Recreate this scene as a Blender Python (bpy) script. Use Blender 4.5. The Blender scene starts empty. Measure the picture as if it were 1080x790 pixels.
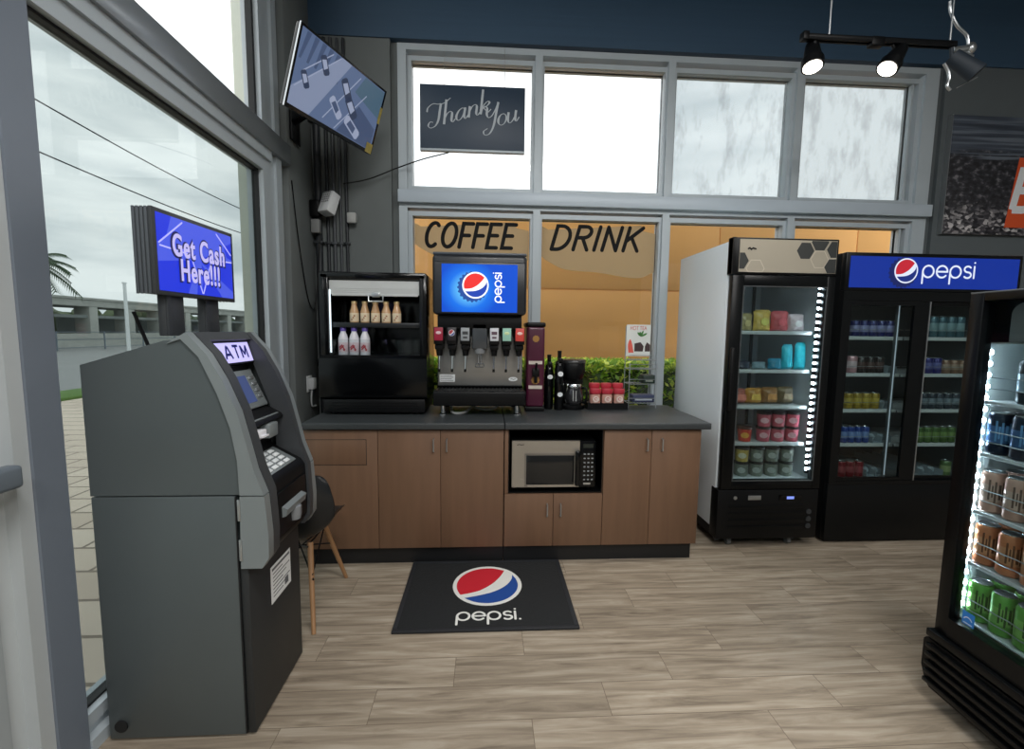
import bpy, bmesh, math, random
from mathutils import Vector, Matrix
random.seed(7)
sc = bpy.context.scene
COL = sc.collection
PI = math.pi
# ------------------------------------------------------------------ materials
def lin(c):
    return tuple(((v/255)/12.92 if v/255 <= .04045 else ((v/255+.055)/1.055)**2.4) for v in c)
MATS = {}
def mat(name, rgb, rough=.5, metal=0, var=.06, scale=9, bump=0, emit=0, coat=0, stretch=None, spec=.5, detail=3):
    if name in MATS: return MATS[name]
    m = bpy.data.materials.new(name); m.use_nodes = True
    nt = m.node_tree; n = nt.nodes; l = nt.links
    p = n['Principled BSDF']; c = lin(rgb)
    tc = n.new('ShaderNodeTexCoord'); mp = n.new('ShaderNodeMapping'); nz = n.new('ShaderNodeTexNoise')
    l.new(tc.outputs['Object'], mp.inputs[0]); l.new(mp.outputs[0], nz.inputs['Vector'])
    if stretch: mp.inputs['Scale'].default_value = stretch
    nz.inputs['Scale'].default_value = scale; nz.inputs['Detail'].default_value = detail
    mx = n.new('ShaderNodeMix'); mx.data_type = 'RGBA'
    mx.inputs[6].default_value = (*[max(0, v*(1-var)) for v in c], 1); mx.inputs[7].default_value = (*[min(1, v*(1+var)) for v in c], 1)
    l.new(nz.outputs['Fac'], mx.inputs[0]); l.new(mx.outputs[2], p.inputs['Base Color'])
    p.inputs['Roughness'].default_value = rough; p.inputs['Metallic'].default_value = metal
    p.inputs['Specular IOR Level'].default_value = spec
    if coat: p.inputs['Coat Weight'].default_value = coat; p.inputs['Coat Roughness'].default_value = .06
    if emit:
        l.new(mx.outputs[2], p.inputs['Emission Color']); p.inputs['Emission Strength'].default_value = emit
    if bump:
        b = n.new('ShaderNodeBump'); b.inputs['Strength'].default_value = bump; b.inputs['Distance'].default_value = .01
        l.new(nz.outputs['Fac'], b.inputs['Height']); l.new(b.outputs[0], p.inputs['Normal'])
    MATS[name] = m
    return m
def glow(name, rgb, s):
    if name in MATS: return MATS[name]
    m = bpy.data.materials.new(name); m.use_nodes = True
    nt = m.node_tree; p = nt.nodes['Principled BSDF']
    p.inputs['Base Color'].default_value = (*[v*.3 for v in lin(rgb)], 1); p.inputs['Emission Color'].default_value = (*lin(rgb), 1)
    p.inputs['Emission Strength'].default_value = s; p.inputs['Roughness'].default_value = .35
    MATS[name] = m
    return m
def glass(name, tint=(255, 255, 255), k=1.0, refl=.028):
    m = bpy.data.materials.new(name); m.use_nodes = True
    nt = m.node_tree; n = nt.nodes; l = nt.links; n.remove(n['Principled BSDF'])
    t = n.new('ShaderNodeBsdfTransparent'); t.inputs[0].default_value = (*[v*k for v in lin(tint)], 1)
    g = n.new('ShaderNodeBsdfGlossy'); g.inputs['Roughness'].default_value = .0
    f = n.new('ShaderNodeLayerWeight'); f.inputs[0].default_value = .5
    pw = n.new('ShaderNodeMath'); pw.operation = 'POWER'; l.new(f.outputs['Facing'], pw.inputs[0]); pw.inputs[1].default_value = 4.5
    ml = n.new('ShaderNodeMath'); ml.operation = 'MULTIPLY_ADD'; l.new(pw.outputs[0], ml.inputs[0]); ml.inputs[1].default_value = .6; ml.inputs[2].default_value = refl
    mx = n.new('ShaderNodeMixShader'); l.new(ml.outputs[0], mx.inputs[0]); l.new(t.outputs[0], mx.inputs[1]); l.new(g.outputs[0], mx.inputs[2])
    l.new(mx.outputs[0], n['Material Output'].inputs[0])
    return m
def frosted(name, k, smudge):
    """hazed pane with smeared residue shapes"""
    m = bpy.data.materials.new(name); m.use_nodes = True
    nt = m.node_tree; n = nt.nodes; l = nt.links; n.remove(n['Principled BSDF'])
    tc = n.new('ShaderNodeTexCoord'); mp = n.new('ShaderNodeMapping'); mp.inputs['Scale'].default_value = (5, 1, 1.7)
    mp.inputs['Location'].default_value = smudge
    nz = n.new('ShaderNodeTexNoise'); nz.inputs['Scale'].default_value = 1.5; nz.inputs['Detail'].default_value = 9; nz.inputs['Roughness'].default_value = .7
    l.new(tc.outputs['Object'], mp.inputs[0]); l.new(mp.outputs[0], nz.inputs[0])
    r = n.new('ShaderNodeValToRGB'); r.color_ramp.elements[0].position = .34; r.color_ramp.elements[1].position = .50
    r.color_ramp.elements[0].color = (k*.80, k*.84, k*.86, 1); r.color_ramp.elements[1].color = (k*.96, k*1.01, k*1.03, 1)
    l.new(nz.outputs['Fac'], r.inputs[0])
    t = n.new('ShaderNodeBsdfTransparent'); l.new(r.outputs[0], t.inputs[0])
    d = n.new('ShaderNodeBsdfTranslucent'); d.inputs[0].default_value = (.7, .75, .77, 1)
    mx = n.new('ShaderNodeMixShader'); mx.inputs[0].default_value = .15
    l.new(t.outputs[0], mx.inputs[1]); l.new(d.outputs[0], mx.inputs[2]); l.new(mx.outputs[0], n['Material Output'].inputs[0])
    return m
def reflection_film(name, rgb, a):
    m = bpy.data.materials.new(name); m.use_nodes = True
    nt = m.node_tree; n = nt.nodes; l = nt.links; n.remove(n['Principled BSDF'])
    t = n.new('ShaderNodeBsdfTransparent'); t.inputs[0].default_value = (1, 1, 1, 1)
    d = n.new('ShaderNodeBsdfDiffuse'); d.inputs[0].default_value = (*lin(rgb), 1)
    tr = n.new('ShaderNodeBsdfTranslucent'); tr.inputs[0].default_value = (*lin(rgb), 1)
    a1 = n.new('ShaderNodeMixShader'); a1.inputs[0].default_value = .6; l.new(d.outputs[0], a1.inputs[1]); l.new(tr.outputs[0], a1.inputs[2])
    mx = n.new('ShaderNodeMixShader'); mx.inputs[0].default_value = a
    l.new(t.outputs[0], mx.inputs[1]); l.new(a1.outputs[0], mx.inputs[2]); l.new(mx.outputs[0], n['Material Output'].inputs[0])
    return m
# ------------------------------------------------------------------ mesh builder
class B:
    def __init__(s): s.bm = bmesh.new()
    def add(s, t, mi=0, M=None):
        vm = {v: s.bm.verts.new(M @ v.co if M else v.co) for v in t.verts}
        for f in t.faces:
            try: nf = s.bm.faces.new([vm[v] for v in f.verts])
            except ValueError: continue
            nf.material_index = mi if mi is not None else f.material_index
        t.free(); return s
    def box(s, x0, x1, y0, y1, z0, z1, bev=0, mi=0, seg=2, M=None):
        t = bmesh.new()
        bmesh.ops.create_cube(t, size=1, matrix=Matrix.Translation(((x0+x1)/2, (y0+y1)/2, (z0+z1)/2)) @ Matrix.Diagonal((abs(x1-x0), abs(y1-y0), abs(z1-z0), 1)))
        if bev: bmesh.ops.bevel(t, geom=t.edges[:], offset=bev, segments=seg, profile=.5, affect='EDGES')
        return s.add(t, mi, M)
    def cyl(s, p0, p1, r, r2=None, seg=16, mi=0, caps=True):
        p0 = Vector(p0); p1 = Vector(p1); d = p1-p0; t = bmesh.new()
        bmesh.ops.create_cone(t, cap_ends=caps, segments=seg, radius1=r, radius2=r if r2 is None else r2, depth=d.length)
        return s.add(t, mi, Matrix.Translation((p0+p1)/2) @ d.to_track_quat('Z', 'Y').to_matrix().to_4x4())
    def sph(s, c, r, mi=0, sc_=(1, 1, 1), seg=14):
        t = bmesh.new(); bmesh.ops.create_uvsphere(t, u_segments=seg, v_segments=max(6, seg*2//3), radius=r)
        return s.add(t, mi, Matrix.Translation(c) @ Matrix.Diagonal((*sc_, 1)))
    def tube(s, pts, r, seg=8, mi=0, smooth=0):
        pts = cr(pts, smooth) if smooth else pts
        pts = [Vector(p) for p in pts]; rings = []; up = None
        for i, p in enumerate(pts):
            d = (pts[min(i+1, len(pts)-1)]-pts[max(i-1, 0)]).normalized()
            if up is None: up = Vector((0, 0, 1)) if abs(d.z) < .9 else Vector((0, 1, 0))
            a = d.cross(up); 
            if a.length < 1e-5: a = d.cross(Vector((1, 0, 0)))
            a.normalize(); b = a.cross(d).normalized(); up = b
            rings.append([s.bm.verts.new(p+(a*math.cos(2*PI*k/seg)+b*math.sin(2*PI*k/seg))*r) for k in range(seg)])
        for A, C in zip(rings, rings[1:]):
            for k in range(seg):
                f = s.bm.faces.new((A[k], A[(k+1) % seg], C[(k+1) % seg], C[k])); f.material_index = mi
        for q in (rings[0], rings[-1][::-1]): s.bm.faces.new(q[::-1]).material_index = mi
        return s
    def lathe(s, c, prof, seg=20, mi=0, mis=None, sx=1, sy=1):
        rings = []
        for r, z in prof:
            rings.append([s.bm.verts.new((c[0]+sx*max(r, 1e-4)*math.cos(2*PI*k/seg), c[1]+sy*max(r, 1e-4)*math.sin(2*PI*k/seg), c[2]+z)) for k in range(seg)])
        for i, (A, C) in enumerate(zip(rings, rings[1:])):
            for k in range(seg):
                f = s.bm.faces.new((A[k], A[(k+1) % seg], C[(k+1) % seg], C[k])); f.material_index = mis[i] if mis else mi
        s.bm.faces.new(rings[0][::-1]).material_index = mis[0] if mis else mi
        s.bm.faces.new(rings[-1]).material_index = mis[-1] if mis else mi
        return s
    def prism(s, poly, fn, mi=0, caps=True):
        a = [s.bm.verts.new(fn(u, v, 0)) for u, v in poly]; b = [s.bm.verts.new(fn(u, v, 1)) for u, v in poly]
        n = len(poly); fs = [s.bm.faces.new((a[i], a[(i+1) % n], b[(i+1) % n], b[i])) for i in range(n)]
        if caps: fs += [s.bm.faces.new(a[::-1]), s.bm.faces.new(b)]
        for f in fs: f.material_index = mi
        return s
    def flat(s, poly, M, mi=0, th=.0008, z=0):
        return s.prism(poly, lambda u, v, w: M @ Vector((u, v, z+th*w)), mi)
    def ring(s, x0, x1, z0, z1, w, y0, y1, mi=0):
        s.box(x0, x1, y0, y1, z0, z0+w, mi=mi); s.box(x0, x1, y0, y1, z1-w, z1, mi=mi)
        s.box(x0, x0+w, y0, y1, z0+w, z1-w, mi=mi); s.box(x1-w, x1, y0, y1, z0+w, z1-w, mi=mi); return s
    def strokes(s, lines, w, M, mi=0, th=.001, z=0, pen=None, caps=6):
        for li_, L in enumerate(lines):
            L = [Vector((*p, 0)) for p in L]
            L = [L[0]]+[b for a, b in zip(L, L[1:]) if (a-b).length > 1e-6]
            if len(L) == 1: L.append(L[0]+Vector((w*.01, 0, 0)))
            le, ri = [], []
            for i, p in enumerate(L):
                d0 = (p-L[i-1]).normalized() if i else None; d1 = (L[i+1]-p).normalized() if i < len(L)-1 else None
                d = ((d0 or d1)+(d1 or d0))
                d = d.normalized() if d.length > 1e-4 else (d1 or d0)
                nn = Vector((-d.y, d.x, 0)); k = 1
                if d0 and d1: k = min(1.6, 1/max(.3, nn.dot(Vector((-d1.y, d1.x, 0)))))
                ww = w if pen is None else pen(d)
                le.append(p+nn*ww/2*k); ri.append(p-nn*ww/2*k)
            def cap(c, a, n):
                v = a-c; return [c+Vector((v.x*math.cos(t)-v.y*math.sin(t), v.x*math.sin(t)+v.y*math.cos(t), 0)) for t in [PI*j/n for j in range(1, n)]]
            quads = [[le[i], ri[i], ri[i+1], le[i+1]] for i in range(len(L)-1)]
            if caps and pen is None:
                quads.append([le[0]]+cap(L[0], le[0], caps)+[ri[0]]); quads.append([ri[-1]]+cap(L[-1], ri[-1], caps)+[le[-1]])
            vs = {}
            def V(p):
                k = (round(p.x, 6), round(p.y, 6))
                if k not in vs: vs[k] = s.bm.verts.new(M @ Vector((p.x, p.y, z+th+li_*5e-5+len(vs)*1.5e-6)))
                return vs[k]
            for q in quads:
                vv = []
                for p in q:
                    a = V(p)
                    if a not in vv: vv.append(a)
                if len(vv) > 2:
                    try: s.bm.faces.new(vv).material_index = mi
                    except ValueError: pass
        return s
    def text(s, body, M, w=None, h=None, mi=0, ext=.001, off=0, shear=0, space=1, z=0):
        cu = bpy.data.curves.new('t', 'FONT'); cu.body = body; cu.extrude = ext; cu.offset = off; cu.shear = shear; cu.space_character = space
        o = bpy.data.objects.new('t', cu); COL.objects.link(o)
        me = bpy.data.meshes.new_from_object(o.evaluated_get(bpy.context.evaluated_depsgraph_get()))
        bpy.data.objects.remove(o); bpy.data.curves.remove(cu)
        xs = [v.co.x for v in me.vertices]; ys = [v.co.y for v in me.vertices]
        W = max(xs)-min(xs); H = max(ys)-min(ys)
        sx = w/W if w else h/H; sy = h/H if h else w/W
        t = bmesh.new(); t.from_mesh(me); bpy.data.meshes.remove(me)
        return s.add(t, mi, M @ Matrix.Translation((0, 0, z)) @ Matrix.Diagonal((sx, sy, 1, 1)) @ Matrix.Translation((-(max(xs)+min(xs))/2, -(max(ys)+min(ys))/2, 0)))
    def bag(s, c, w, h, t, mi=0, n=10, top=.4, lump=.12):
        """pillow bag standing at c (base centre)"""
        for sg in (1, -1):
            g = []
            for i in range(n+1):
                row = []
                for j in range(n+1):
                    u = -1+2*i/n; v = j/n
                    k = (1-abs(u)**3)**.6*max(0, (1-abs(2*v-1)**5))**.5*(1-top*v)
                    k *= 1+lump*math.sin(7*u+5*v+c[0]*40)*math.cos(9*v-3*u)
                    row.append(s.bm.verts.new((c[0]+u*w/2*(1-.08*math.sin(PI*v)), c[1]+sg*t/2*k, c[2]+v*h*(1-.08*u*u))))
                g.append(row)
            for i in range(n):
                for j in range(n):
                    q = (g[i][j], g[i+1][j], g[i+1][j+1], g[i][j+1]); s.bm.faces.new(q if sg < 0 else q[::-1]).material_index = mi
        bmesh.ops.remove_doubles(s.bm, verts=s.bm.verts[:], dist=1e-5)
        return s
    def out(s, name, mats, parent=None, smooth=40, org=None, sub=0, **tags):
        bm = s.bm
        bmesh.ops.recalc_face_normals(bm, faces=bm.faces[:])
        o_ = Vector((0, 0, 0))
        if parent is not None: o_ = ORG.get(parent.name, o_)
        elif org is not None: o_ = Vector(org)
        elif bm.verts:
            xs = [v.co for v in bm.verts]
            o_ = Vector(((min(v.x for v in xs)+max(v.x for v in xs))/2, (min(v.y for v in xs)+max(v.y for v in xs))/2, min(v.z for v in xs)))
        for v in bm.verts: v.co -= o_
        ca = math.radians(smooth)
        for f in bm.faces: f.smooth = True
        for e in bm.edges:
            e.smooth = not (len(e.link_faces) != 2 or e.calc_face_angle(0) > ca)
        me = bpy.data.meshes.new(name); bm.to_mesh(me); bm.free()
        for m in (mats if isinstance(mats, (list, tuple)) else [mats]): me.materials.append(m)
        o = bpy.data.objects.new(name, me); COL.objects.link(o)
        if parent is not None: o.parent = parent; ORG[o.name] = o_
        else: o.location = o_
        if sub:
            md = o.modifiers.new('s', 'SUBSURF'); md.levels = sub; md.render_levels = sub
        for k, v in tags.items(): o[k] = v
        return o
ORG = {}
def cr(pts, n=8):
    pts = [Vector(p) for p in pts]; P = [pts[0]*2-pts[1]]+pts+[pts[-1]*2-pts[-2]]; out = []
    for i in range(1, len(P)-2):
        for k in range(n):
            t = k/n; a, b, c, d = P[i-1:i+3]
            out.append(.5*((2*b)+(c-a)*t+(2*a-5*b+4*c-d)*t*t+(3*b-a-3*c+d)*t**3))
    return out+[pts[-1]]
def cr2(pts, n=6): return [(p.x, p.y) for p in cr([(x, y, 0) for x, y in pts], n)]
def arc(cx, cy, rx, ry, a0, a1, n=20):
    return [(cx+rx*math.cos(math.radians(a0+(a1-a0)*k/n)), cy+ry*math.sin(math.radians(a0+(a1-a0)*k/n))) for k in range(n+1)]
def frame(o, x, y):
    x = Vector(x).normalized(); y = Vector(y).normalized(); z = x.cross(y).normalized(); y = z.cross(x)
    M = Matrix.Identity(4)
    for i in range(3): M[i][0], M[i][1], M[i][2], M[i][3] = x[i], y[i], z[i], o[i]
    return M
FRONT = lambda o: frame(o, (1, 0, 0), (0, 0, 1))      # faces -y
def thing(name, label, cat, loc=(0, 0, 0), rot=0, group=None, world=True):
    o = bpy.data.objects.new(name, None); o.empty_display_size = .1; COL.objects.link(o)
    o.location = loc; o.rotation_euler = (0, 0, rot); o['label'] = label; o['category'] = cat
    if group: o['group'] = group
    ORG[o.name] = Vector(loc) if world else Vector((0, 0, 0))
    return o
def dup(root, loc, label=None, rot=None, group=None):
    r = root.copy(); COL.objects.link(r); r.location = loc
    if rot is not None: r.rotation_euler = (0, 0, rot)
    if label: r['label'] = label
    if group: r['group'] = group
    for ch in root.children:
        c = ch.copy(); COL.objects.link(c); c.parent = r
        for g in ch.children:
            d = g.copy(); COL.objects.link(d); d.parent = c
    return r
ORDN = ['first', 'second', 'third', 'fourth', 'fifth', 'sixth', 'seventh', 'eighth']
S = dict(kind='structure')
# ------------------------------------------------------------------ lettering shapes
def pepsi_lines():
    o = []; x = 0
    for ch in 'pepsi':
        if ch == 'p': o += [arc(x+.48, .48, .48, .48, 180, -180, 28), [(x, .48), (x, -.5)]]; x += 1.22
        if ch == 'e': o += [[(x+.02, .48), (x+.94, .48)], arc(x+.48, .48, .48, .48, 0, 318, 26)]; x += 1.2
        if ch == 's': o += [arc(x+.34, .72, .30, .24, 35, 270, 14)+arc(x+.34, .24, .32, .24, 90, -145, 14)[1:]]; x += .92
        if ch == 'i': o += [[(x, 0), (x, .95)], [(x, 1.26), (x+.01, 1.26)]]
    return o, x
def add_wordmark(b, M, w, mi=0, wt=.19, dot=False, z=0):
    L, X = pepsi_lines(); k = w/(X+.1)
    if dot: L = L+[[(X+.36, 0), (X+.37, 0)]]
    L = [[((px-X/2)*k, (py-.4)*k) for px, py in l] for l in L]
    return b.strokes(L, wt*k, M, mi, z=z)
def add_globe(b, M, r, rot=0, z=0, th=.0012):
    """round badge: mi0 white, mi1 red, mi2 blue"""
    ca, sa = math.cos(rot), math.sin(rot)
    T = lambda P, k=1: [((x*ca-y*sa)*r*k, (x*sa+y*ca)*r*k) for x, y in P]
    b.flat(T(arc(0, 0, 1, 1, 0, 360, 47)[:-1]), M, 0, th, z)
    redge = cr2([(-.80, -.50), (-.5, -.42), (-.18, -.27), (.18, .08), (.42, .47), (.55, .78)])
    bedge = cr2([(-.67, -.67), (-.3, -.57), (.15, -.40), (.52, -.12), (.74, .22), (.80, .52)])
    a0 = math.degrees(math.atan2(.78, .55)); a1 = math.degrees(math.atan2(-.50, -.80))+360
    red = redge+arc(0, 0, .94, .94, a0, a1, 26)[1:-1]
    b0 = math.degrees(math.atan2(.52, .80)); b1 = math.degrees(math.atan2(-.67, -.67))
    blu = bedge+arc(0, 0, .94, .94, b0, b1, 24)[1:-1]
    k = .945
    b.flat(T(red, k), M, 1, th*.7, z+th); b.flat(T(blu, k), M, 2, th*.7, z+th)
    return b
def add_crown(b, M, r, mi, off=(0, 0), n=21, z=0):
    P = []
    for i in range(n*4):
        a = 2*PI*i/(n*4); k = 1+.045*(1 if (i//2) % 2 else -1)
        P.append((off[0]+r*k*math.cos(a), off[1]+r*k*math.sin(a)))
    return b.flat(P, M, mi, .0006, z)
GLY = {
 'C': ([arc(.36, .5, .36, .5, 52, 308, 22)], .78), 'O': ([arc(.38, .5, .38, .5, 90, 450, 28)], .92),
 'F': ([[(0, 0), (0, 1), (.56, 1)], [(0, .5), (.46, .5)]], .66), 'E': ([[(.56, 0), (0, 0), (0, 1), (.56, 1)], [(0, .52), (.48, .52)]], .74),
 'D': ([[(0, 0), (0, 1), (.2, 1)]+arc(.2, .5, .46, .5, 90, -90, 16)[1:]+[(0, 0)]], .82),
 'R': ([[(0, 0), (0, 1), (.3, 1)]+arc(.3, .76, .28, .24, 90, -90, 12)[1:]+[(0, .52)], [(.26, .52), (.6, 0)]], .78),
 'I': ([[(0, 0), (0, 1)]], .22), 'N': ([[(0, 0), (0, 1)], [(0, 1), (.6, 0)], [(.6, 0), (.6, 1)]], .80), 'K': ([[(0, 0), (0, 1)], [(.6, 1), (0, .4)], [(.2, .58), (.62, 0)]], .66)}
def add_marker(b, word, M, w, h, wt, shear=.28):
    L = []; x = 0
    for ch in word:
        g, a = GLY[ch]; L += [[(x+px+shear*py, py) for px, py in l] for l in g]; x += a+.14
    X = x-.14
    k = w/(X+shear)
    return b.strokes([[((px-(X+shear)/2)*k, (py-.5)*h) for px, py in l] for l in L], wt, M)
SCR = {
 'T': ([[(-.1, .70), (-.08, .86), (.1, .97), (.32, .90), (.55, .88), (.78, 1.02)], [(.42, .9), (.40, .6), (.38, .25), (.28, .03), (.1, 0), (.0, .12), (.06, .25), (.18, .2)]], .62),
 'h': ([[(0, 1), (0, .5), (0, 0)], [(0, .22), (.1, .42), (.22, .46), (.28, .36), (.28, .1), (.34, 0), (.43, .1)]], .46),
 'a': ([[(.31, .40), (.2, .47), (.07, .38), (0, .18), (.06, .02), (.17, .02), (.27, .18), (.31, .42)], [(.32, .46), (.31, .12), (.37, 0), (.47, .12)]], .5),
 'n': ([[(0, .46), (0, 0)], [(0, .22), (.1, .42), (.22, .46), (.28, .36), (.28, .1), (.34, 0), (.43, .1)]], .46),
 'k': ([[(0, 1), (0, .5), (0, 0)], [(0, .2), (.14, .4), (.26, .46), (.3, .37), (.2, .27), (.05, .23)], [(.09, .24), (.2, .1), (.28, 0), (.4, .1)]], .45),
 'Y': ([[(-.05, .72), (0, .9), (.12, .97), (.2, .85), (.2, .62), (.28, .47), (.42, .5), (.56, .72), (.66, 1)], [(.66, 1), (.6, .55), (.53, .05), (.38, -.22), (.18, -.22), (.12, -.06), (.28, .02)]], .72),
 'o': ([arc(.17, .23, .17, .23, 80, 440, 22)], .42),
 'u': ([[(0, .46), (0, .14), (.08, 0), (.2, .06), (.3, .24)], [(.32, .46), (.31, .12), (.37, 0), (.48, .14)]], .5)}
def add_script(b, word, M, h, th, z=0, kx=1.22):
    L = []; x = 0
    for ch in word:
        g, a = SCR[ch]
        for l in g:
            q = cr2(l, 7) if len(l) < 15 else l
            L.append([((x+px+.34*py)*h*kx, py*h) for px, py in q])
        x += a
    sl = Vector((.34, 1, 0)).normalized()
    pen = lambda d: h*(.03+.075*abs(d.dot(sl))**5*(1 if d.y < 0 else .5))
    return b.strokes(L, .05, M, 0, th, z, pen=pen)
def clip(poly, x0, x1, y0, y1):
    def cut(P, f, inter):
        o = []
        for i in range(len(P)):
            a, c = P[i-1], P[i]
            if f(c):
                if not f(a): o.append(inter(a, c))
                o.append(c)
            elif f(a): o.append(inter(a, c))
        return o
    ix = lambda X: (lambda a, c: (X, a[1]+(c[1]-a[1])*(X-a[0])/(c[0]-a[0])))
    iy = lambda Y: (lambda a, c: (a[0]+(c[0]-a[0])*(Y-a[1])/(c[1]-a[1]), Y))
    for f, i in ((lambda p: p[0] >= x0, ix(x0)), (lambda p: p[0] <= x1, ix(x1)), (lambda p: p[1] >= y0, iy(y0)), (lambda p: p[1] <= y1, iy(y1))):
        if poly: poly = cut(poly, f, i)
    return poly
# ================================================================== ROOM
WX = -1.335                      # inner plane of the storefront on the left
alu = mat('painted_aluminium', (180, 190, 196), .42, .1, .04, 6)
alu_d = mat('grey_aluminium', (118, 128, 138), .45, .25, .05, 6)
conc = mat('grey_plaster', (112, 118, 118), .85, 0, .16, 3.2, .15, detail=8)
navy = mat('navy_paint', (54, 80, 104), .6, 0, .12, 2.5, .1, stretch=(.4, 1, 14))
black_gasket = mat('black_gasket', (18, 20, 22), .6)
clear = glass('window_glass')
tint = glass('tinted_glass', (240, 246, 246), .68)

def floor_material():
    m = bpy.data.materials.new('wood_look_planks'); m.use_nodes = True
    nt = m.node_tree; n = nt.nodes; l = nt.links; p = n['Principled BSDF']
    tc = n.new('ShaderNodeTexCoord'); mp = n.new('ShaderNodeMapping'); mp.inputs['Location'].default_value = (.433+.917*8, 1.58+.1645*60, 0)
    l.new(tc.outputs['Object'], mp.inputs[0])
    br = n.new('ShaderNodeTexBrick'); br.offset = .333; br.offset_frequency = 1
    # rows shift by a third each: built from row number below instead of the brick offset
    sx = n.new('ShaderNodeSeparateXYZ'); l.new(mp.outputs[0], sx.inputs[0])
    def mth(op, a, b=None):
        q = n.new('ShaderNodeMath'); q.operation = op
        for i, v in enumerate((a, b)):
            if v is None: continue
            if isinstance(v, (int, float)): q.inputs[i].default_value = v
            else: l.new(v, q.inputs[i])
        return q.outputs[0]
    row = mth('FLOOR', mth('DIVIDE', sx.outputs[1], .1645))
    xs = mth('ADD', sx.outputs[0], mth('MULTIPLY', mth('MODULO', row, 3), -.305))
    cb = n.new('ShaderNodeCombineXYZ'); l.new(xs, cb.inputs[0]); l.new(sx.outputs[1], cb.inputs[1])
    br.offset = 0; l.new(cb.outputs[0], br.inputs['Vector'])
    br.inputs['Scale'].default_value = 1; br.inputs['Brick Width'].default_value = .917; br.inputs['Row Height'].default_value = .1645
    br.inputs['Mortar Size'].default_value = .0013; br.inputs['Mortar Smooth'].default_value = .1; br.inputs['Bias'].default_value = 0
    br.inputs[1].default_value = (.0, 0, 0, 1); br.inputs[2].default_value = (1, 1, 1, 1); br.inputs[3].default_value = (.5, .5, .5, 1)
    # grain, shifted per plank
    gm = n.new('ShaderNodeCombineXYZ'); l.new(mth('ADD', sx.outputs[0], mth('MULTIPLY', row, 3.7)), gm.inputs[0]); l.new(sx.outputs[1], gm.inputs[1])
    l.new(mth('MULTIPLY', br.outputs['Color'], 5.0), gm.inputs[2])
    g1 = n.new('ShaderNodeMapping'); g1.inputs['Scale'].default_value = (1.1, 13, 1); l.new(gm.outputs[0], g1.inputs[0])
    n1 = n.new('ShaderNodeTexNoise'); n1.inputs['Scale'].default_value = 2.2; n1.inputs['Detail'].default_value = 8; n1.inputs['Roughness'].default_value = .62; n1.inputs['Distortion'].default_value = .6
    l.new(g1.outputs[0], n1.inputs[0])
    r = n.new('ShaderNodeValToRGB'); e = r.color_ramp.elements
    e[0].position = .28; e[0].color = (*lin((106, 95, 82)), 1); e[1].position = .72; e[1].color = (*lin((182, 171, 155)), 1)
    k = e.new(.5); k.color = (*lin((152, 139, 122)), 1)
    l.new(n1.outputs['Fac'], r.inputs[0])
    hs = n.new('ShaderNodeHueSaturation'); l.new(r.outputs[0], hs.inputs['Color']); l.new(mth('ADD', mth('MULTIPLY', br.outputs['Color'], .16), .92), hs.inputs['Value'])
    mx = n.new('ShaderNodeMix'); mx.data_type = 'RGBA'; l.new(br.outputs['Fac'], mx.inputs[0]); l.new(hs.outputs[0], mx.inputs[6]); mx.inputs[7].default_value = (*lin((104, 92, 78)), 1)
    l.new(mx.outputs[2], p.inputs['Base Color']); p.inputs['Roughness'].default_value = .46; p.inputs['Specular IOR Level'].default_value = .35
    bp = n.new('ShaderNodeBump'); bp.inputs['Strength'].default_value = .18; bp.inputs['Distance'].default_value = .004
    l.new(mth('SUBTRACT', n1.outputs['Fac'], br.outputs['Fac']), bp.inputs['Height']); l.new(bp.outputs[0], p.inputs['Normal'])
    return m
B().box(WX-.02, 5.3, -8.1, .3, -.12, 0).out('floor', floor_material(), org=(0, 0, 0), **S)
B().box(WX-.2, 5.4, -8.2, .4, 4.75, 4.9).out('ceiling', mat('dark_ceiling', (52, 62, 72), .8), **S)
B().box(5.2, 5.4, -8.2, .4, -.1, 4.75).out('wall_right', mat('grey_wall', (120, 122, 120), .8), **S)
B().box(WX-.2, 5.2, -8.2, -8, -.1, 4.75).out('wall_rear', mat('light_wall', (98, 98, 100), .8), **S)
# back wall
b = B(); b.box(WX-.2, -.745, 0, .3, -.1, 3.625); b.box(-.745, -.69, .045, .3, -.1, 3.625)
b.out('wall_back_pier', conc, **S)
b = B(); b.box(3.70, 5.2, 0, .3, -.1, 3.625); b.box(3.64, 3.70, .03, .3, -.1, 3.625)
b.out('wall_back_right', mat('dark_grey_plaster', (88, 95, 98), .8, 0, .14, 3, .1), **S)
B().box(WX-.2, 5.2, -.012, .3, 3.625, 4.75).out('wall_back_upper', navy, **S)
B().box(-.69, 3.64, .02, .3, -.1, .30).out('wall_back_sill', conc, **S)
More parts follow.
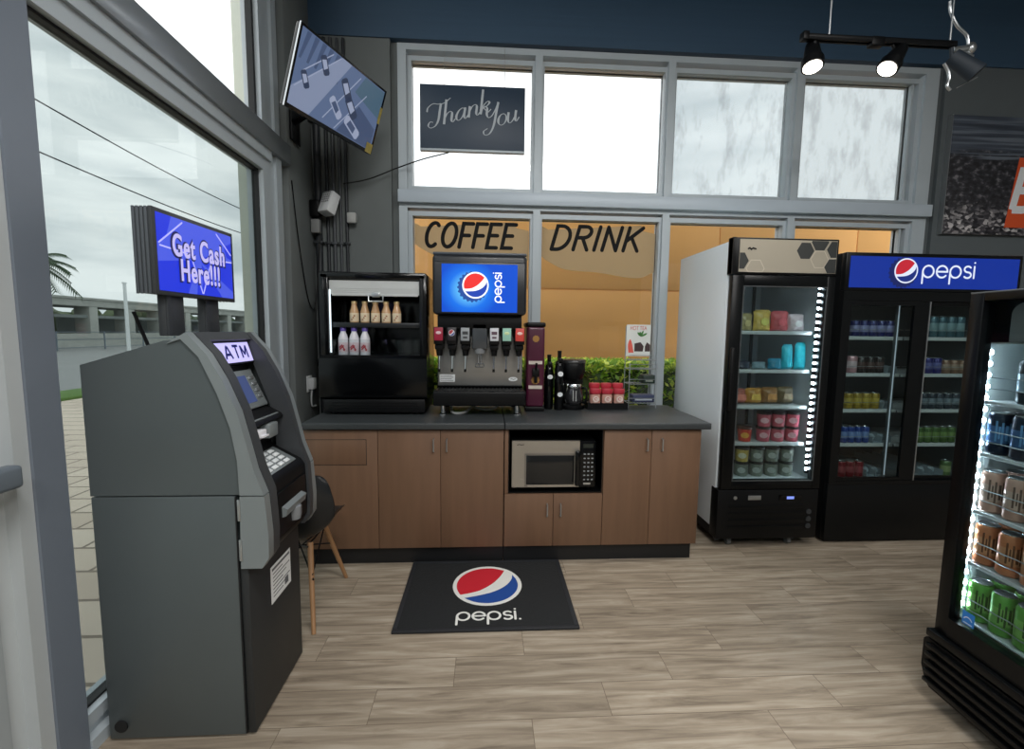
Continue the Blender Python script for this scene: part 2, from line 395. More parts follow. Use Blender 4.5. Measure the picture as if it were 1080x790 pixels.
# back windows: four bays, two rows
bays = [(-.59, .34), (.432, 1.386), (1.48, 2.425), (2.533, 3.45)]
edges = [-.69, .386, 1.433, 2.479, 3.64]
fro = [clear, clear, frosted('hazed_pane_three', .66, (1.3, .4, .2)), frosted('hazed_pane_four', .62, (4.1, 0, 1.7))]
for i, (x0, x1) in enumerate(bays):
    for up in (1, 0):
        z0, z1 = (2.57, 3.49) if up else (.36, 2.345)
        Z0, Z1 = (2.525, 3.60) if up else (.30, 2.43)
        b = B(); a, c = edges[i], edges[i+1]
        # outer member, stepped back once, then glazing bead
        b.box(a, c, 0, .12, Z1-(.045 if up else .03), Z1); b.box(a, c, 0, .12, Z0, Z0+.015)
        tz = Z1-(.045 if up else .03)
        b.box(a, x0-.035 if i == 0 else a+.028, 0, .12, Z0+.015, tz); b.box(c-.028 if i < 3 else x1+.075, c, 0, .12, Z0+.015, tz)
        b.ring(x0-.036, x1+(.036 if i < 3 else .076), z0-.036, z1+.036, .036, .022, .12)
        b.ring(x0-.016, x1+.016, z0-.016, z1+.016, .018, .038, .11)
        f = b.out('window_%d' % (i+1+(0 if up else 4)), alu, org=(a, 0, Z0), **S); ORG[f.name] = Vector((a, 0, Z0))
        g = B().box(x0-.005, x1+.005, .078, .084, z0-.005, z1+.005)
        g.out('pane', fro[i] if up else clear, f)
        q = B(); q.ring(x0-.004, x1+.004, z0-.004, z1+.004, .006, .070, .09); q.out('gasket', black_gasket, f)
B().box(-.69, 3.645, -.045, .06, 2.43, 2.525, .004).out('trim_1', mat('sill_band_aluminium', (190, 202, 212), .4, .05, .03), **S)

# ---- left storefront (glass plane a little outside)
def lbox(b, y0, y1, z0, z1, x0=WX, x1=WX-.11, bev=0): b.box(x1, x0, y0, y1, z0, z1, bev)
B().box(WX-.25, WX, -.435, 0, -.1, 4.75, .012).out('wall_left_column', conc, **S)
b = B()
lbox(b, -2.144, -.755, 2.40, 2.47, WX-.012); lbox(b, -2.144, -.67, 2.47, 2.53, WX+.004)
lbox(b, -.755, -.665, 0, 2.53, WX-.012); lbox(b, -.665, -.60, 0, 2.53, WX-.022); lbox(b, -.60, -.525, 0, 2.53, WX-.004)
lbox(b, -.525, -.44, 0, 2.53, WX-.045)
lbox(b, -2.144, -.67, 0, .045, WX+.006); lbox(b, -2.144, -.67, .045, .082, WX-.03); lbox(b, -2.144, -.755, .082, .128, WX-.012)
f = b.out('window_9', alu, org=(WX, -2.2, 0), **S); ORG[f.name] = Vector((WX, -2.2, 0))
B().box(WX-.066, WX-.06, -2.15, -.75, .12, 2.41).out('pane', tint, f)
q = B(); q.box(WX-.075, WX-.04, -2.144, -.75, .128, .138); q.box(WX-.075, WX-.04, -2.144, -.75, 2.388, 2.40); q.box(WX-.075, WX-.04, -.768, -.755, .13, 2.40)
q.out('gasket', black_gasket, f)
b = B(); lbox(b, -8, -.435, 2.53, 2.655, WX+.022, WX-.12, .004)
b.out('trim_2', mat('transom_band_aluminium', (152, 160, 166), .24, .3, .04), **S)
b = B()
lbox(b, -.745, -.655, 2.655, 4.75, WX-.012); lbox(b, -.655, -.60, 2.655, 4.75, WX-.022); lbox(b, -.60, -.54, 2.655, 4.75, WX-.004); lbox(b, -.54, -.44, 2.655, 4.75, WX-.045)
lbox(b, -3.9, -3.82, 2.655, 4.75); lbox(b, -6, -5.92, 2.655, 4.75); lbox(b, -8, -.67, 4.68, 4.75); lbox(b, -8, -.67, 2.655, 2.68, WX-.03)
f = b.out('window_10', alu, org=(WX, -2.2, 2.655), **S); ORG[f.name] = Vector((WX, -2.2, 2.655))
B().box(WX-.066, WX-.06, -8, -.74, 2.66, 4.70).out('pane', clear, f)
B().box(WX-.075, WX-.04, -.768, -.745, 2.67, 4.68).out('gasket', black_gasket, f)
b = B(); lbox(b, -2.245, -2.1445, 0, 2.53); b.out('trim_4', mat('blue_grey_aluminium', (120, 129, 141), .42, .15, .04), **S)
# door next to the post
jm = mat('pale_aluminium', (196, 202, 204), .4, .2, .03)
b = B(); lbox(b, -2.29, -2.246, 0, 2.53, WX-.008); lbox(b, -2.335, -2.29, 0, 2.53, WX-.045); lbox(b, -3.42, -3.34, 0, 2.53); lbox(b, -3.34, -2.335, 2.44, 2.53)
b.out('trim_3', jm, **S)
b = B(); dx0, dx1 = WX-.035, WX-.08
for y0, y1, z0, z1 in ((-2.46, -2.34, .01, 2.435), (-3.335, -3.22, .01, 2.435), (-3.22, -2.46, .01, .26), (-3.22, -2.46, 2.31, 2.435)): b.box(dx1, dx0, y0, y1, z0, z1)
d = b.out('door_1', mat('door_aluminium', (170, 177, 180), .42, .2, .03), org=(WX, -2.34, 0), **S); ORG[d.name] = Vector((WX, -2.34, 0))
B().box(WX-.062, WX-.056, -3.225, -2.455, .255, 2.315).out('pane', tint, d)
b = B(); b.box(WX+.01, WX+.055, -3.25, -2.325, 1.0, 1.065, .012, seg=3); b.box(WX-.036, WX+.012, -2.40, -2.35, 1.005, 1.06, .004)
b.box(WX-.036, WX+.012, -3.25, -3.2, 1.005, 1.06, .004)
b.out('push_bar', alu_d, d)
# unseen glazing south of the door, added to let sky light in
b = B(); 
for y in (-3.42, -4.9, -6.4, -8): lbox(b, y-.05 if y > -8 else y, y+.05, 0, 2.53)
lbox(b, -8, -3.42, 0, .13); lbox(b, -8, -3.42, 2.43, 2.53)
f = b.out('window_11', alu, org=(WX, -5.5, 0), **S); ORG[f.name] = Vector((WX, -5.5, 0))
B().box(WX-.066, WX-.06, -8, -3.4, .12, 2.45).out('pane', tint, f)

# ================================================================== OUTSIDE
def paver_material():
    m = bpy.data.materials.new('beige_pavers'); m.use_nodes = True
    nt = m.node_tree; n = nt.nodes; l = nt.links; p = n['Principled BSDF']
    tc = n.new('ShaderNodeTexCoord'); br = n.new('ShaderNodeTexBrick'); l.new(tc.outputs['Object'], br.inputs[0])
    br.inputs['Scale'].default_value = 1; br.inputs['Brick Width'].default_value = .6; br.inputs['Row Height'].default_value = .3; br.inputs['Mortar Size'].default_value = .012
    br.inputs[1].default_value = (*lin((232, 216, 198)), 1); br.inputs[2].default_value = (*lin((216, 198, 180)), 1); br.inputs[3].default_value = (*lin((150, 136, 122)), 1)
    l.new(br.outputs[0], p.inputs['Base Color']); p.inputs['Roughness'].default_value = .85
    return m
ext_c = mat('weathered_concrete', (176, 178, 172), .85, 0, .2, 1.2, .1)
B().box(-9, WX-.13, -14, 14, -.2, -.03).out('pavement', paver_material(), org=(0, 0, -.03), **S)
B().box(WX-.13, 7, .31, 14, -.2, -.03).out('planting_bed_ground', mat('soil', (86, 72, 56), .95), kind='structure')
B().box(-60, -9, -40, 130, -.2, -.06).out('road', mat('pale_asphalt', (150, 151, 150), .9, 0, .1, .6), org=(-9, 0, -.06), **S)
B().box(-9.4, -8.4, -6, 40, -.05, .03, .02).out('lawn_strip', mat('short_grass', (96, 128, 62), .9, 0, .35, 30, .4), org=(-9, 6, 0), **S)
b = B(); b.box(-2.12, -1.62, .42, .9, -.05, 5.2, .02); b.box(-2.16, -1.58, .38, .94, -.05, .25, .02)
b.out('exterior_column', mat('pale_green_stucco', (206, 212, 200), .85, 0, .04, 20, .1), **S)
# orange wall beyond the back windows
om = mat('orange_stucco', (236, 176, 104), .85, 0, .05, 2.2, .05)
b = B()
for x0, x1 in ((-1.25, 3.035), (3.045, 4.925), (4.935, 9.5)):
    for z0, z1 in ((-.05, 1.995), (2.015, 3.02)): b.box(x0, x1, 2.2, 2.4, z0, z1, .004)
b.box(-1.25, 9.5, 2.212, 2.4, -.05, 3.01)
b.out('exterior_wall', om, **S)
# hedge
def hedge():
    b = B(); rnd = random.Random(3)
    for k in range(9000):
        x = rnd.uniform(-.8, 3.3); y = rnd.uniform(.40, .84); z = rnd.uniform(.25, 1.185)
        if rnd.random() < .45: z = 1.185-rnd.random()**2*.10
        elif rnd.random() < .6: y = .40+rnd.random()**2*.1
        a = rnd.uniform(0, 2*PI); t = rnd.uniform(-.9, .9); L = rnd.uniform(.028, .05); w = L*.45
        d = Vector((math.cos(a)*math.cos(t), math.sin(a)*math.cos(t), math.sin(t))); s = d.cross(Vector((rnd.uniform(-1, 1), rnd.uniform(-1, 1), 1))).normalized()
        c = Vector((x, y, z)); n = d.cross(s)*w*.25
        vs = [b.bm.verts.new(c+v) for v in (-d*L, s*w+n, d*L, -s*w+n)]
        f = b.bm.faces.new(vs); f.material_index = 0 if rnd.random() < .55 else 1
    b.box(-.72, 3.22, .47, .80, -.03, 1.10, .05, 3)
    for x in range(18):
        xx = -.7+x*.24; b.tube([(xx, .62, -.03), (xx+.02, .6, .3), (xx-.02, .66, .8)], .012, 5, 2)
    return b
def leaf(name, c):
    m = mat(name, c, .45, 0, .2, 15); nt = m.node_tree; p = nt.nodes['Principled BSDF']
    t = nt.nodes.new('ShaderNodeBsdfTranslucent'); t.inputs[0].default_value = (*[v*1.2 for v in lin(c)], 1)
    x = nt.nodes.new('ShaderNodeMixShader'); x.inputs[0].default_value = .35
    nt.links.new(p.outputs[0], x.inputs[1]); nt.links.new(t.outputs[0], x.inputs[2]); nt.links.new(x.outputs[0], nt.nodes['Material Output'].inputs[0])
    return m
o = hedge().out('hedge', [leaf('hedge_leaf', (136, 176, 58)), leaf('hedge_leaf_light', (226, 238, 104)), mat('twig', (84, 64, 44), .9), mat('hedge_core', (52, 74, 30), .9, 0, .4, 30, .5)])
o['kind'] = 'stuff'; o['label'] = 'clipped green hedge outside behind the lower back windows'; o['category'] = 'hedge'
# viaduct far outside
b = B(); vx = -30
b.box(vx-4, vx, 10, 110, 2.95, 3.62, .05); b.box(vx-4.2, vx+.15, 10, 110, 3.45, 3.62, .03); b.box(vx-.1, vx+.05, 10, 110, .55, .95); b.box(vx-.3, vx, 10, 110, -.06, .55)
vd = thing('viaduct', 'grey concrete elevated viaduct across the road beyond the storefront glass', 'viaduct', (vx, 60, -.06))
b.out('deck', ext_c, vd)
for i in range(22):
    y = 14+i*3.6; B().box(vx-1.2, vx-.05, y, y+.75, .9, 2.97, .05).out('column', ext_c, vd)
b = B()
for i in range(22):
    y = 14+i*3.6; b.box(vx-3.2, vx-3, y+.75, y+3.6, .95, 2.3)
b.box(vx-.5, vx-.2, 10, 110, 2.1, 2.32); b.out('rear_panel', mat('viaduct_shade_panel', (128, 134, 132), .9, 0, .25, .8), vd)
b = B(); rnd = random.Random(11)
for k in range(150):
    y = 12+k*.62; r = rnd.uniform(.8, 1.7); b.sph((-38+rnd.uniform(-1.5, 1.5), y, rnd.uniform(.6, 2.2)), r, 0 if rnd.random() < .6 else 1, (1, 1, rnd.uniform(.7, 1.3)), 8)
for v in b.bm.verts: v.co += Vector((rnd.uniform(-.2, .2), rnd.uniform(-.2, .2), rnd.uniform(-.2, .2)))
o = b.out('treeline', [leaf('far_leaf', (84, 104, 70)), leaf('far_leaf_light', (118, 132, 96))], smooth=10); o['kind'] = 'stuff'; o['label'] = 'hazy green treeline behind the columns of the viaduct'; o['category'] = 'trees'
# fence in front of it
f = thing('fence', 'thin grey post and wire fence along the far side of the road', 'fence', (-26, 40, -.06))
for i in range(14): B().cyl((-26, 18+i*3.4, -.06), (-26, 18+i*3.4, 1.15), .045, seg=8).out('fence_post', alu_d, f)
b = B(); 
for z in (.12, .62, 1.1): b.cyl((-26, 16, z), (-26, 66, z), .02, seg=6)
b.out('wire', alu_d, f)
# palm
def palm(x, y, h, label):
    t = thing('palm_tree', label, 'palm tree', (x, y, -.06))
    b = B(); b.tube([(x, y, -.06), (x+.1, y+.1, h*.5), (x, y, h)], .17, 10); b.out('trunk', mat('palm_bark', (120, 108, 94), .9, 0, .25, 6, .3), t)
    b = B(); rnd = random.Random(int(y))
    for k in range(26):
        a = k*2.4; el = rnd.uniform(-.5, 1.2); Lf = rnd.uniform(1.7, 2.3); pts = []
        for j in range(8):
            s = j/7; r = Lf*s*math.cos(el*.8); pts.append(Vector((x+math.cos(a)*r, y+math.sin(a)*r, h+Lf*s*math.sin(el)-1.1*s*s)))
        for p, q in zip(pts, pts[1:]):
            d = (q-p).normalized(); sd = d.cross(Vector((0, 0, 1))).normalized()
            for sg in (-1, 1):
                for m in range(3):
                    c = p.lerp(q, m/3); e = c+sd*sg*.42+d*.28-Vector((0, 0, .22)); w = d*.05
                    b.bm.faces.new([b.bm.verts.new(v) for v in (c-w, c+w, e)])
        b.tube(pts, .02, 4)
    b.out('fronds', leaf('palm_frond', (74, 96, 66)), t)
palm(-27.2, 25.0, 5.3, 'palm tree seen past the edge of the door post')
# street lamps and pole
t = thing('street_lamp', 'thin street lamp with a long curved arm above the viaduct', 'street lamp', (-28, 38.6, -.06))
b = B(); b.cyl((-28, 38.6, -.06), (-28, 38.6, 6.0), .07, .05, 8); b.out('pole', ext_c, t)
b = B(); b.tube([(-28, 38.6, 6.0), (-28, 37.6, 6.35), (-28, 35.4, 6.45)], .045, 6); b.out('arm', ext_c, t)
b = B(); b.box(-28.12, -27.88, 34.2, 35.5, 6.40, 6.52, .04); b.out('lamp_head', alu_d, t)
b = B(); b.cyl((-18, 19.8, -.05), (-18, 19.8, 3.6), .085, .07, 12); b.cyl((-18, 19.8, 3.6), (-18, 19.8, 3.66), .10, seg=12); b.cyl((-18, 19.8, -.05), (-18, 19.8, .1), .13, seg=12)
o = b.out('white_pole', mat('white_paint', (232, 236, 236), .5)); o['label'] = 'plain white pole standing outside behind the cash machine'; o['category'] = 'pole'
wm = mat('cable_black', (24, 26, 28), .6)
for (a, c, lab) in (((-30, 26, 16.3), (-30, 60, 15.8), 'upper of the two overhead power lines across the sky'), ((-30, 26, 12.85), (-30, 64, 13.2), 'lower of the two overhead power lines across the sky')):
    p = [(a[0], a[1]+(c[1]-a[1])*k/12, a[2]+(c[2]-a[2])*k/12-.5*math.sin(PI*k/12)+.3) for k in range(13)]
    o = B().tube(p, .05, 6).out('power_line', wm); o['label'] = lab; o['category'] = 'power line'; o['group'] = 'overhead power lines'
# ================================================================== CASH MACHINE
steel_d = mat('atm_grey_paint', (92, 100, 102), .42, .35, .05, 4)
steel_l = mat('atm_light_trim', (138, 146, 148), .38, .35, .04, 4)
atm_k = mat('atm_charcoal_plastic', (58, 61, 64), .45, 0, .06, 20)
blackp = mat('black_plastic', (9, 10, 12), .42, 0, .08, 20, spec=.25)
blackg = mat('black_gloss', (6, 7, 9), .14, 0, .05, 10, spec=.35)
silver = mat('silver_metal', (190, 194, 196), .3, .9, .04, 14)
chrome = mat('chrome', (215, 218, 220), .14, 1, .02, 10)
white = mat('white_plastic', (226, 230, 232), .4, 0, .03, 8)
atm = thing('atm', 'charcoal grey cash machine with lit ATM panel standing against the storefront glass', 'cash machine', (-1.06, -1.9, 0))
Y0, Y1 = -2.105, -1.695
outer = [(-1.03, 1.395), (-.968, 1.432), (-.907, 1.362), (-.861, 1.276), (-.82, 1.171), (-.795, 1.064), (-.775, .974), (-.745, .889)]
inner = [(-.824, .889), (-.827, 1.01), (-.844, 1.118), (-.88, 1.232), (-.932, 1.353), (-.985, 1.41)]
def xz(y0, y1): return lambda u, v, w: Vector((u, y0+(y1-y0)*w, v))
b = B(); b.box(-1.305, -.845, Y0, Y1, .012, .884, .004); b.out('lower_cabinet', steel_d, atm)
b = B(); b.prism([(-1.305, .888), (-1.305, 1.323), (-1.04, 1.405), (-1.004, 1.406), (-1.01, 1.1), (-.90, .888)], xz(Y0+.029, Y1-.029))
for y0, y1 in ((Y0, Y0+.028), (Y1-.028, Y1)): b.prism([(-1.305, .888), (-1.305, 1.323), (-1.04, 1.405), (-.99, 1.408)]+inner[::-1][1:], xz(y0, y1))
b.out('upper_body', steel_d, atm)
for y0, y1 in ((Y0-.008, Y0+.028), (Y1-.028, Y1+.008)):
    B().prism(outer+inner, xz(y0, y1)).out('side_trim', steel_l, atm)
    B().prism([(-.824, .885), (-.744, .885), (-.735, .75), (-.737, .668), (-.760, .632), (-.83, .632)], xz(y0, y1)).out('lower_trim', steel_l, atm)
# dark bezel: two cheeks and the top lip
ins = lambda P, d: [(x-d*(.9 if z < 1.38 else .5), z-d*(.35 if z > 1.0 else 0)) for x, z in P]
ob = outer[1:]
for y0, y1 in ((Y0+.029, Y0+.075), (Y1-.062, Y1-.029)):
    B().prism([(x+.003, z) for x, z in ob]+[(-.735, .75), (-.738, .67), (-.762, .634), (-.83, .634), (-.86, .9), (-.87, 1.1), (-.95, 1.33), (-1.0, 1.40)], xz(y0, y1)).out('bezel_cheek', atm_k, atm)
B().prism([(-1.0, 1.402), (-.968, 1.433), (-.945, 1.405), (-.962, 1.398)], xz(Y0+.075, Y1-.062)).out('top_lip', atm_k, atm)
fas = [(-1.0, 1.402), (-.963, 1.398), (-.938, 1.313), (-.965, 1.302), (-.962, 1.285), (-.892, 1.135), (-.86, 1.118), (-.838, 1.106), (-.832, 1.092), (-.886, 1.062), (-.884, .985), (-.868, .972), (-.768, .916), (-.752, .892), (-.746, .75), (-.75, .68), (-.772, .645), (-.83, .645), (-.845, .89), (-1.0, 1.1)]
B().prism(fas, xz(Y0+.074, Y1-.061)).out('fascia', blackp, atm)
ya, yb = Y0+.078, Y1-.065; yc = (ya+yb)/2
def slope(p, q):   # plane through two (x,z) points, x axis along +y, y axis from q up to p
    return frame(((p[0]+q[0])/2, yc, (p[1]+q[1])/2), (0, 1, 0), (p[0]-q[0], 0, p[1]-q[1]))
Ms = slope((-.962, 1.396), (-.937, 1.315))
s_ = B().flat([(-.125, -.038), (.125, -.038), (.125, .038), (-.125, .038)], Ms, th=.004).out('lit_sign', glow('atm_sign_glow', (188, 182, 240), 1.15), atm)
B().strokes([[((x-1.42)*.052, (y-.5)*.048) for x, y in l] for l in ([(0, 0), (.36, 1)], [(.36, 1), (.44, 1)], [(.44, 1), (.8, 0)], [(.16, .34), (.64, .34)], [(1.1, 1), (1.8, 1)], [(1.45, 1), (1.45, 0)], [(2.1, 0), (2.1, 1)], [(2.1, 1), (2.45, .25)], [(2.45, .25), (2.8, 1)], [(2.8, 1), (2.8, 0)])], .0098, Ms @ Matrix.Translation((.022, 0, 0)), z=.005, caps=0).out('lettering', mat('sign_blue', (18, 28, 120), .5), s_)
Mc = slope((-.960, 1.283), (-.893, 1.137))
sc_ = B().box(-.125, .125, -.078, .078, 0, .012, .004, M=Mc).out('screen_surround', steel_l, atm)
B().flat([(-.10, -.055), (.06, -.055), (.06, .055), (-.10, .055)], Mc, z=.012).out('screen', glow('atm_screen', (62, 76, 120), .8), sc_)
b = B()
for k in range(4): b.box(.078, .108, .036-k*.026, .048-k*.026, .011, .017, .002, M=Mc)
b.out('side_buttons', silver, sc_)
r_ = B().box(-.93, -.842, yc-.10, yc+.12, 1.098, 1.112, .003).out('reader_shelf', steel_l, atm)
b = B(); b.box(-.88, -.822, yc+.0, yc+.07, 1.03, 1.085, .006); b.out('card_reader', steel_l, atm)
b = B(); b.box(-.87, -.818, yc-.09, yc-.03, 1.045, 1.075, .004); b.box(-.83, -.806, yc-.082, yc-.04, 1.052, 1.058); b.out('receipt_slot', mat('receipt_white', (230, 230, 234), .5), atm)
Mk = slope((-.866, .972), (-.770, .917))
kp = B().box(-.135, .10, -.052, .052, 0, .006, .003, M=Mk).out('keypad', steel_l, atm)
for i in range(4):
    for j in range(4):
        B().box(-.115+j*.047, -.083+j*.047, .026-i*.023, .042-i*.023, .006, .012, .002, M=Mk).out('key', white, kp)  # keys made white to stand in for an LED reflection
dp = B().box(-.756, -.742, yc-.13, yc+.12, .69, .86, .01).out('dispenser_panel', blackp, atm)
b = B(); b.prism([(-.742, .80), (-.722, .79), (-.728, .765), (-.742, .76)], xz(yc-.10, yc+.07)); b.out('dispenser_slot', steel_l, dp)
b = B(); b.lathe((-.742, yc+.0, .715), [(.022, 0), (.026, .02), (.026, .05), (.02, .055)], 16); b.out('dispenser_cup', mat('smoked_plastic', (120, 124, 128), .25), dp)
dr = B().box(-.84, -.812, Y0+.004, Y1-.004, .012, .628, .004).out('vault_door', mat('atm_door_charcoal', (44, 46, 47), .5, .2, .05, 6), atm)
b = B(); b.box(-.8445, -.8405, Y0-.001, Y0+.004, .015, .88); b.out('door_gap', black_gasket, atm)
for z in (.80, .66): B().box(-.833, -.823, Y0-.011, Y0-.003, z, z+.075, .002).out('hinge', silver, atm)
lb = B().box(-.812, -.8105, -1.955, -1.79, .40, .545).out('notice_sheet', mat('paper', (222, 224, 224), .8), dr)
b = B()
for k in range(7): b.box(-.8106, -.8102, -1.94, -1.86+.03*(k % 3), .42+k*.015, .424+k*.015)
b.box(-.8106, -.8102, -1.845, -1.815, .415, .445); b.box(-.8106, -.8102, -1.945, -1.80, .525, .535)
b.out('printed_lines', mat('ink_grey', (96, 98, 102), .8), lb)
B().cyl((-1.262, Y0+.002, .062), (-1.262, Y0-.006, .062), .021, seg=16).out('cable_plug', black_gasket, atm)
B().cyl((-1.19, -1.95, 1.345), (-1.215, -1.99, 1.50), .006, seg=8).out('antenna', blackp, atm)
# topper sign
cs = thing('lit_sign', 'blue backlit Get Cash Here sign on two posts above the cash machine', 'sign', (-1.10, -1.85, 1.418))
Mt = frame((-1.075, -1.85, 1.697), (.0428, .9991, 0), (0, 0, 1))
b = B(); b.box(-.209, .209, -.138, .138, -.064, -.004, M=Mt); b.box(-.213, .213, -.1415, .1415, -.014, 0, .003, M=Mt); b.out('housing', atm_k, cs)
for k in range(4):
    for s in (-1, 1): B().box(s*.2085, s*.2125, -.1405, .1405, -.066+k*.0135, -.057+k*.0135, .001, M=Mt).out('cooling_fin', mat('fin_grey', (84, 90, 96), .5), cs)
pb, pl, pw = glow('sign_blue_glow', (34, 54, 214), .9), glow('sign_violet_glow', (76, 94, 228), .85), glow('sign_line_glow', (176, 176, 250), 1.0)
b = B(); W, H = .198, .127
b.flat([(-W, -H), (W, -H), (W, H), (-W, H)], Mt, 0, .001, 0)
st = lambda k, r: (r*math.cos(math.radians(90+k)), r*math.sin(math.radians(90+k))*.95-.01)
star = [st(180+36*k, .225 if k % 2 == 0 else .098) for k in range(10)]
star = [(x+.012, y+.098) for x, y in star]
for k in range(10):
    q = clip([(.012, .07), star[k], star[(k+1) % 10]], -W, W, -H, H)
    if len(q) > 2 and k % 2: b.flat(q, Mt, 1, .0006, .001)
for k in range(0, 10, 2):
    a = math.radians(90+36*k+18); q = clip([(0, 0), (.4*math.cos(a-.16), .4*math.sin(a-.16)), (.4*math.cos(a+.16), .4*math.sin(a+.16))], -W, W, -H, H)
    b.flat(q, Mt, 1, .0004, .001)
q = clip([(-.17, .02), (.17, .02), (.13, H), (-.13, H)], -W, W, -H, H); b.flat(q, Mt, 1, .0005, .001)
cl = lambda p: (max(-W, min(W, p[0])), max(-H, min(H, p[1])))
def seg(p, q):
    w_ = [(p[0]+(q[0]-p[0])*t/24, p[1]+(q[1]-p[1])*t/24) for t in range(25)]
    w_ = [v for v in w_ if abs(v[0]) < W-.003 and abs(v[1]) < H-.003]
    return [w_[0], w_[-1]] if len(w_) > 2 else None
b.strokes([s_ for s_ in (seg(star[k], star[(k+1) % 10]) for k in range(10)) if s_], .0055, Mt, 2, .0008, .0016)
b.out('panel', [pb, pl, pw], cs)
b = B()
for tx, w, yy in (('Get Cash', .285, .035), ('Here!!!', .215, -.048)):
    b.text(tx, Mt @ Matrix.Translation((.005, yy, 0)), w=w+.010, h=.090, off=.05, ext=.0004, z=.0035, mi=0, space=1.12)
    b.text(tx, Mt @ Matrix.Translation((.005, yy, 0)), w=w-.006, h=.078, off=.022, ext=.0006, z=.0050, mi=1, space=1.12)
b.out('lettering', [mat('letter_outline_navy', (40, 40, 110), .5), glow('letter_lavender', (186, 180, 232), 1.0)], cs)
for y in (-1.955, -1.745):
    b = B(); b.box(-1.125, -1.098, y-.05, y+.045, 1.4175, 1.56, .003); b.box(-1.10, -1.092, y-.047, y-.03, 1.418, 1.56); b.out('post', atm_k, cs)
# ================================================================== CHAIR
ch = thing('shell_chair', 'black plastic shell chair with wooden dowel legs behind the cash machine', 'chair', (-.97, -1.32, 0))
def shell():
    b = B(); n, m = 14, 16; g = []
    for i in range(n+1):
        t = i/n        # 0 front lip (+y) -> 1 top of back (-y)
        if t < .5: s = t/.5; cy = -1.13-.30*s; cz = .455-.045*math.sin(PI*s*.9)-.02*s; hw = .20+.03*s
        else: s = (t-.5)/.5; cy = -1.43-.115*math.sin(s*PI/2); cz = .395+.035*s+.335*s**1.2; hw = .235+.012*math.sin(PI*s)-.03*s**2
        row = []
        for j in range(m+1):
            u = -1+2*j/m; up = (abs(u)**2.6)*(.13*math.sin(min(1, t*1.15)*PI)**.8); fw = abs(u)**2.2*.07*max(0, (t-.5)/.5)
            end = (1-abs(u)**4*(.16 if t > .96 or t < .05 else .04))
            row.append(b.bm.verts.new((-.97+u*hw*end, cy+fw*1.5, cz+up*(1 if t < .8 else (1-(t-.8)*3))-(abs(u)**4*.03 if t > .95 else 0))))
        g.append(row)
    for i in range(n):
        for j in range(m): b.bm.faces.new((g[i][j], g[i+1][j], g[i+1][j+1], g[i][j+1]))
    return b
o = shell().out('seat_shell', mat('black_shell_plastic', (22, 25, 28), .32, 0, .06, 10), ch, smooth=80)
md = o.modifiers.new('solid', 'SOLIDIFY'); md.thickness = .008; md = o.modifiers.new('sub', 'SUBSURF'); md.levels = md.render_levels = 1
beech = mat('beech_wood', (158, 120, 84), .5, 0, .14, 6, stretch=(6, 6, 1))
for sx in (-1, 1):
    for y, ty in ((-1.074, -1.20), (-1.566, -1.40)):
        B().cyl((-.97+sx*.155, y, 0), (-.97+sx*.085, ty, .375), .010, .015, 12).out('leg', beech, ch)
b = B(); q = lambda sx, y, z: (-.97+sx*.85, y, z-.008)
for sx in (-1, 1):
    b.tube([q(sx*.135, -1.155, .26), q(-sx*.10, -1.43, .375)], .004, 6); b.tube([q(sx*.10, -1.20, .385), q(sx*.14, -1.47, .25)], .004, 6)
    b.tube([q(sx*.10, -1.2, .38), q(sx*.10, -1.40, .38)], .005, 6)
b.tube([q(-.1, -1.3, .385), q(.1, -1.3, .385)], .005, 6); b.tube([q(-.15, -1.48, .23), q(.10, -1.2, .38)], .004, 6); b.tube([q(.15, -1.48, .23), q(-.10, -1.2, .38)], .004, 6)
b.out('wire_brace', blackp, ch)
# ================================================================== TELEVISION
tv = thing('television', 'wall television tilted down in the upper corner showing a parking lot', 'television', (-.908, -.668, 2.62))
yw_, ti_ = -.415, .343
nn = Vector((math.cos(yw_)*math.cos(ti_), math.sin(yw_)*math.cos(ti_), -math.sin(ti_))); rr = Vector((-math.sin(yw_), math.cos(yw_), 0)); uu = nn.cross(rr)
Mv = frame((-.908, -.668, 2.867), rr, uu)
b = B(); b.box(-.365, .365, -.21, .21, -.035, 0, .006, M=Mv); b.box(-.22, .22, -.15, .12, -.06, -.03, .01, M=Mv); b.out('body', blackg, tv)
b = B(); b.ring(-.366, .366, -.211, .211, .012, 0, .004)
bb = B(); bb.box(-.366, -.352, -.211, .211, 0, .003, M=Mv); bb.box(.352, .366, -.211, .211, 0, .003, M=Mv); bb.box(-.352, .352, .199, .211, 0, .003, M=Mv); bb.box(-.352, .352, -.211, -.19, 0, .003, M=Mv)
b.bm.free(); bb.out('bezel', blackg, tv)
B().box(-.3675, -.3655, -.212, .212, -.007, .003, M=Mv).out('edge_strip', silver, tv)
im = [glow('tv_ground', (86, 104, 138), .8), glow('tv_pale_lane', (128, 140, 168), .8), glow('tv_dark_cars', (44, 56, 82), .8), glow('tv_light_roof', (150, 160, 186), .8), glow('tv_shade', (62, 78, 110), .8), glow('tv_green', (70, 96, 116), .8)]
b = B(); b.flat([(-.352, -.19), (.352, -.19), (.352, .199), (-.352, .199)], Mv, 0, .0006)
z = .0007
for k in range(6): b.flat([(-.34+k*.055, .05), (-.325+k*.055, .05), (-.285+k*.055, .195), (-.315+k*.055, .195)], Mv, 4, .0004, z)
b.flat([(-.35, -.10), (-.05, .199), (.03, .199), (-.20, -.19), (-.35, -.19)], Mv, 1, .0005, z)
b.flat([(.02, -.185), (.34, -.185), (.34, -.05), (.16, .02)], Mv, 4, .0005, z)
b.flat([(.10, .08), (.35, .02), (.35, .195), (.16, .195)], Mv, 5, .0005, z)
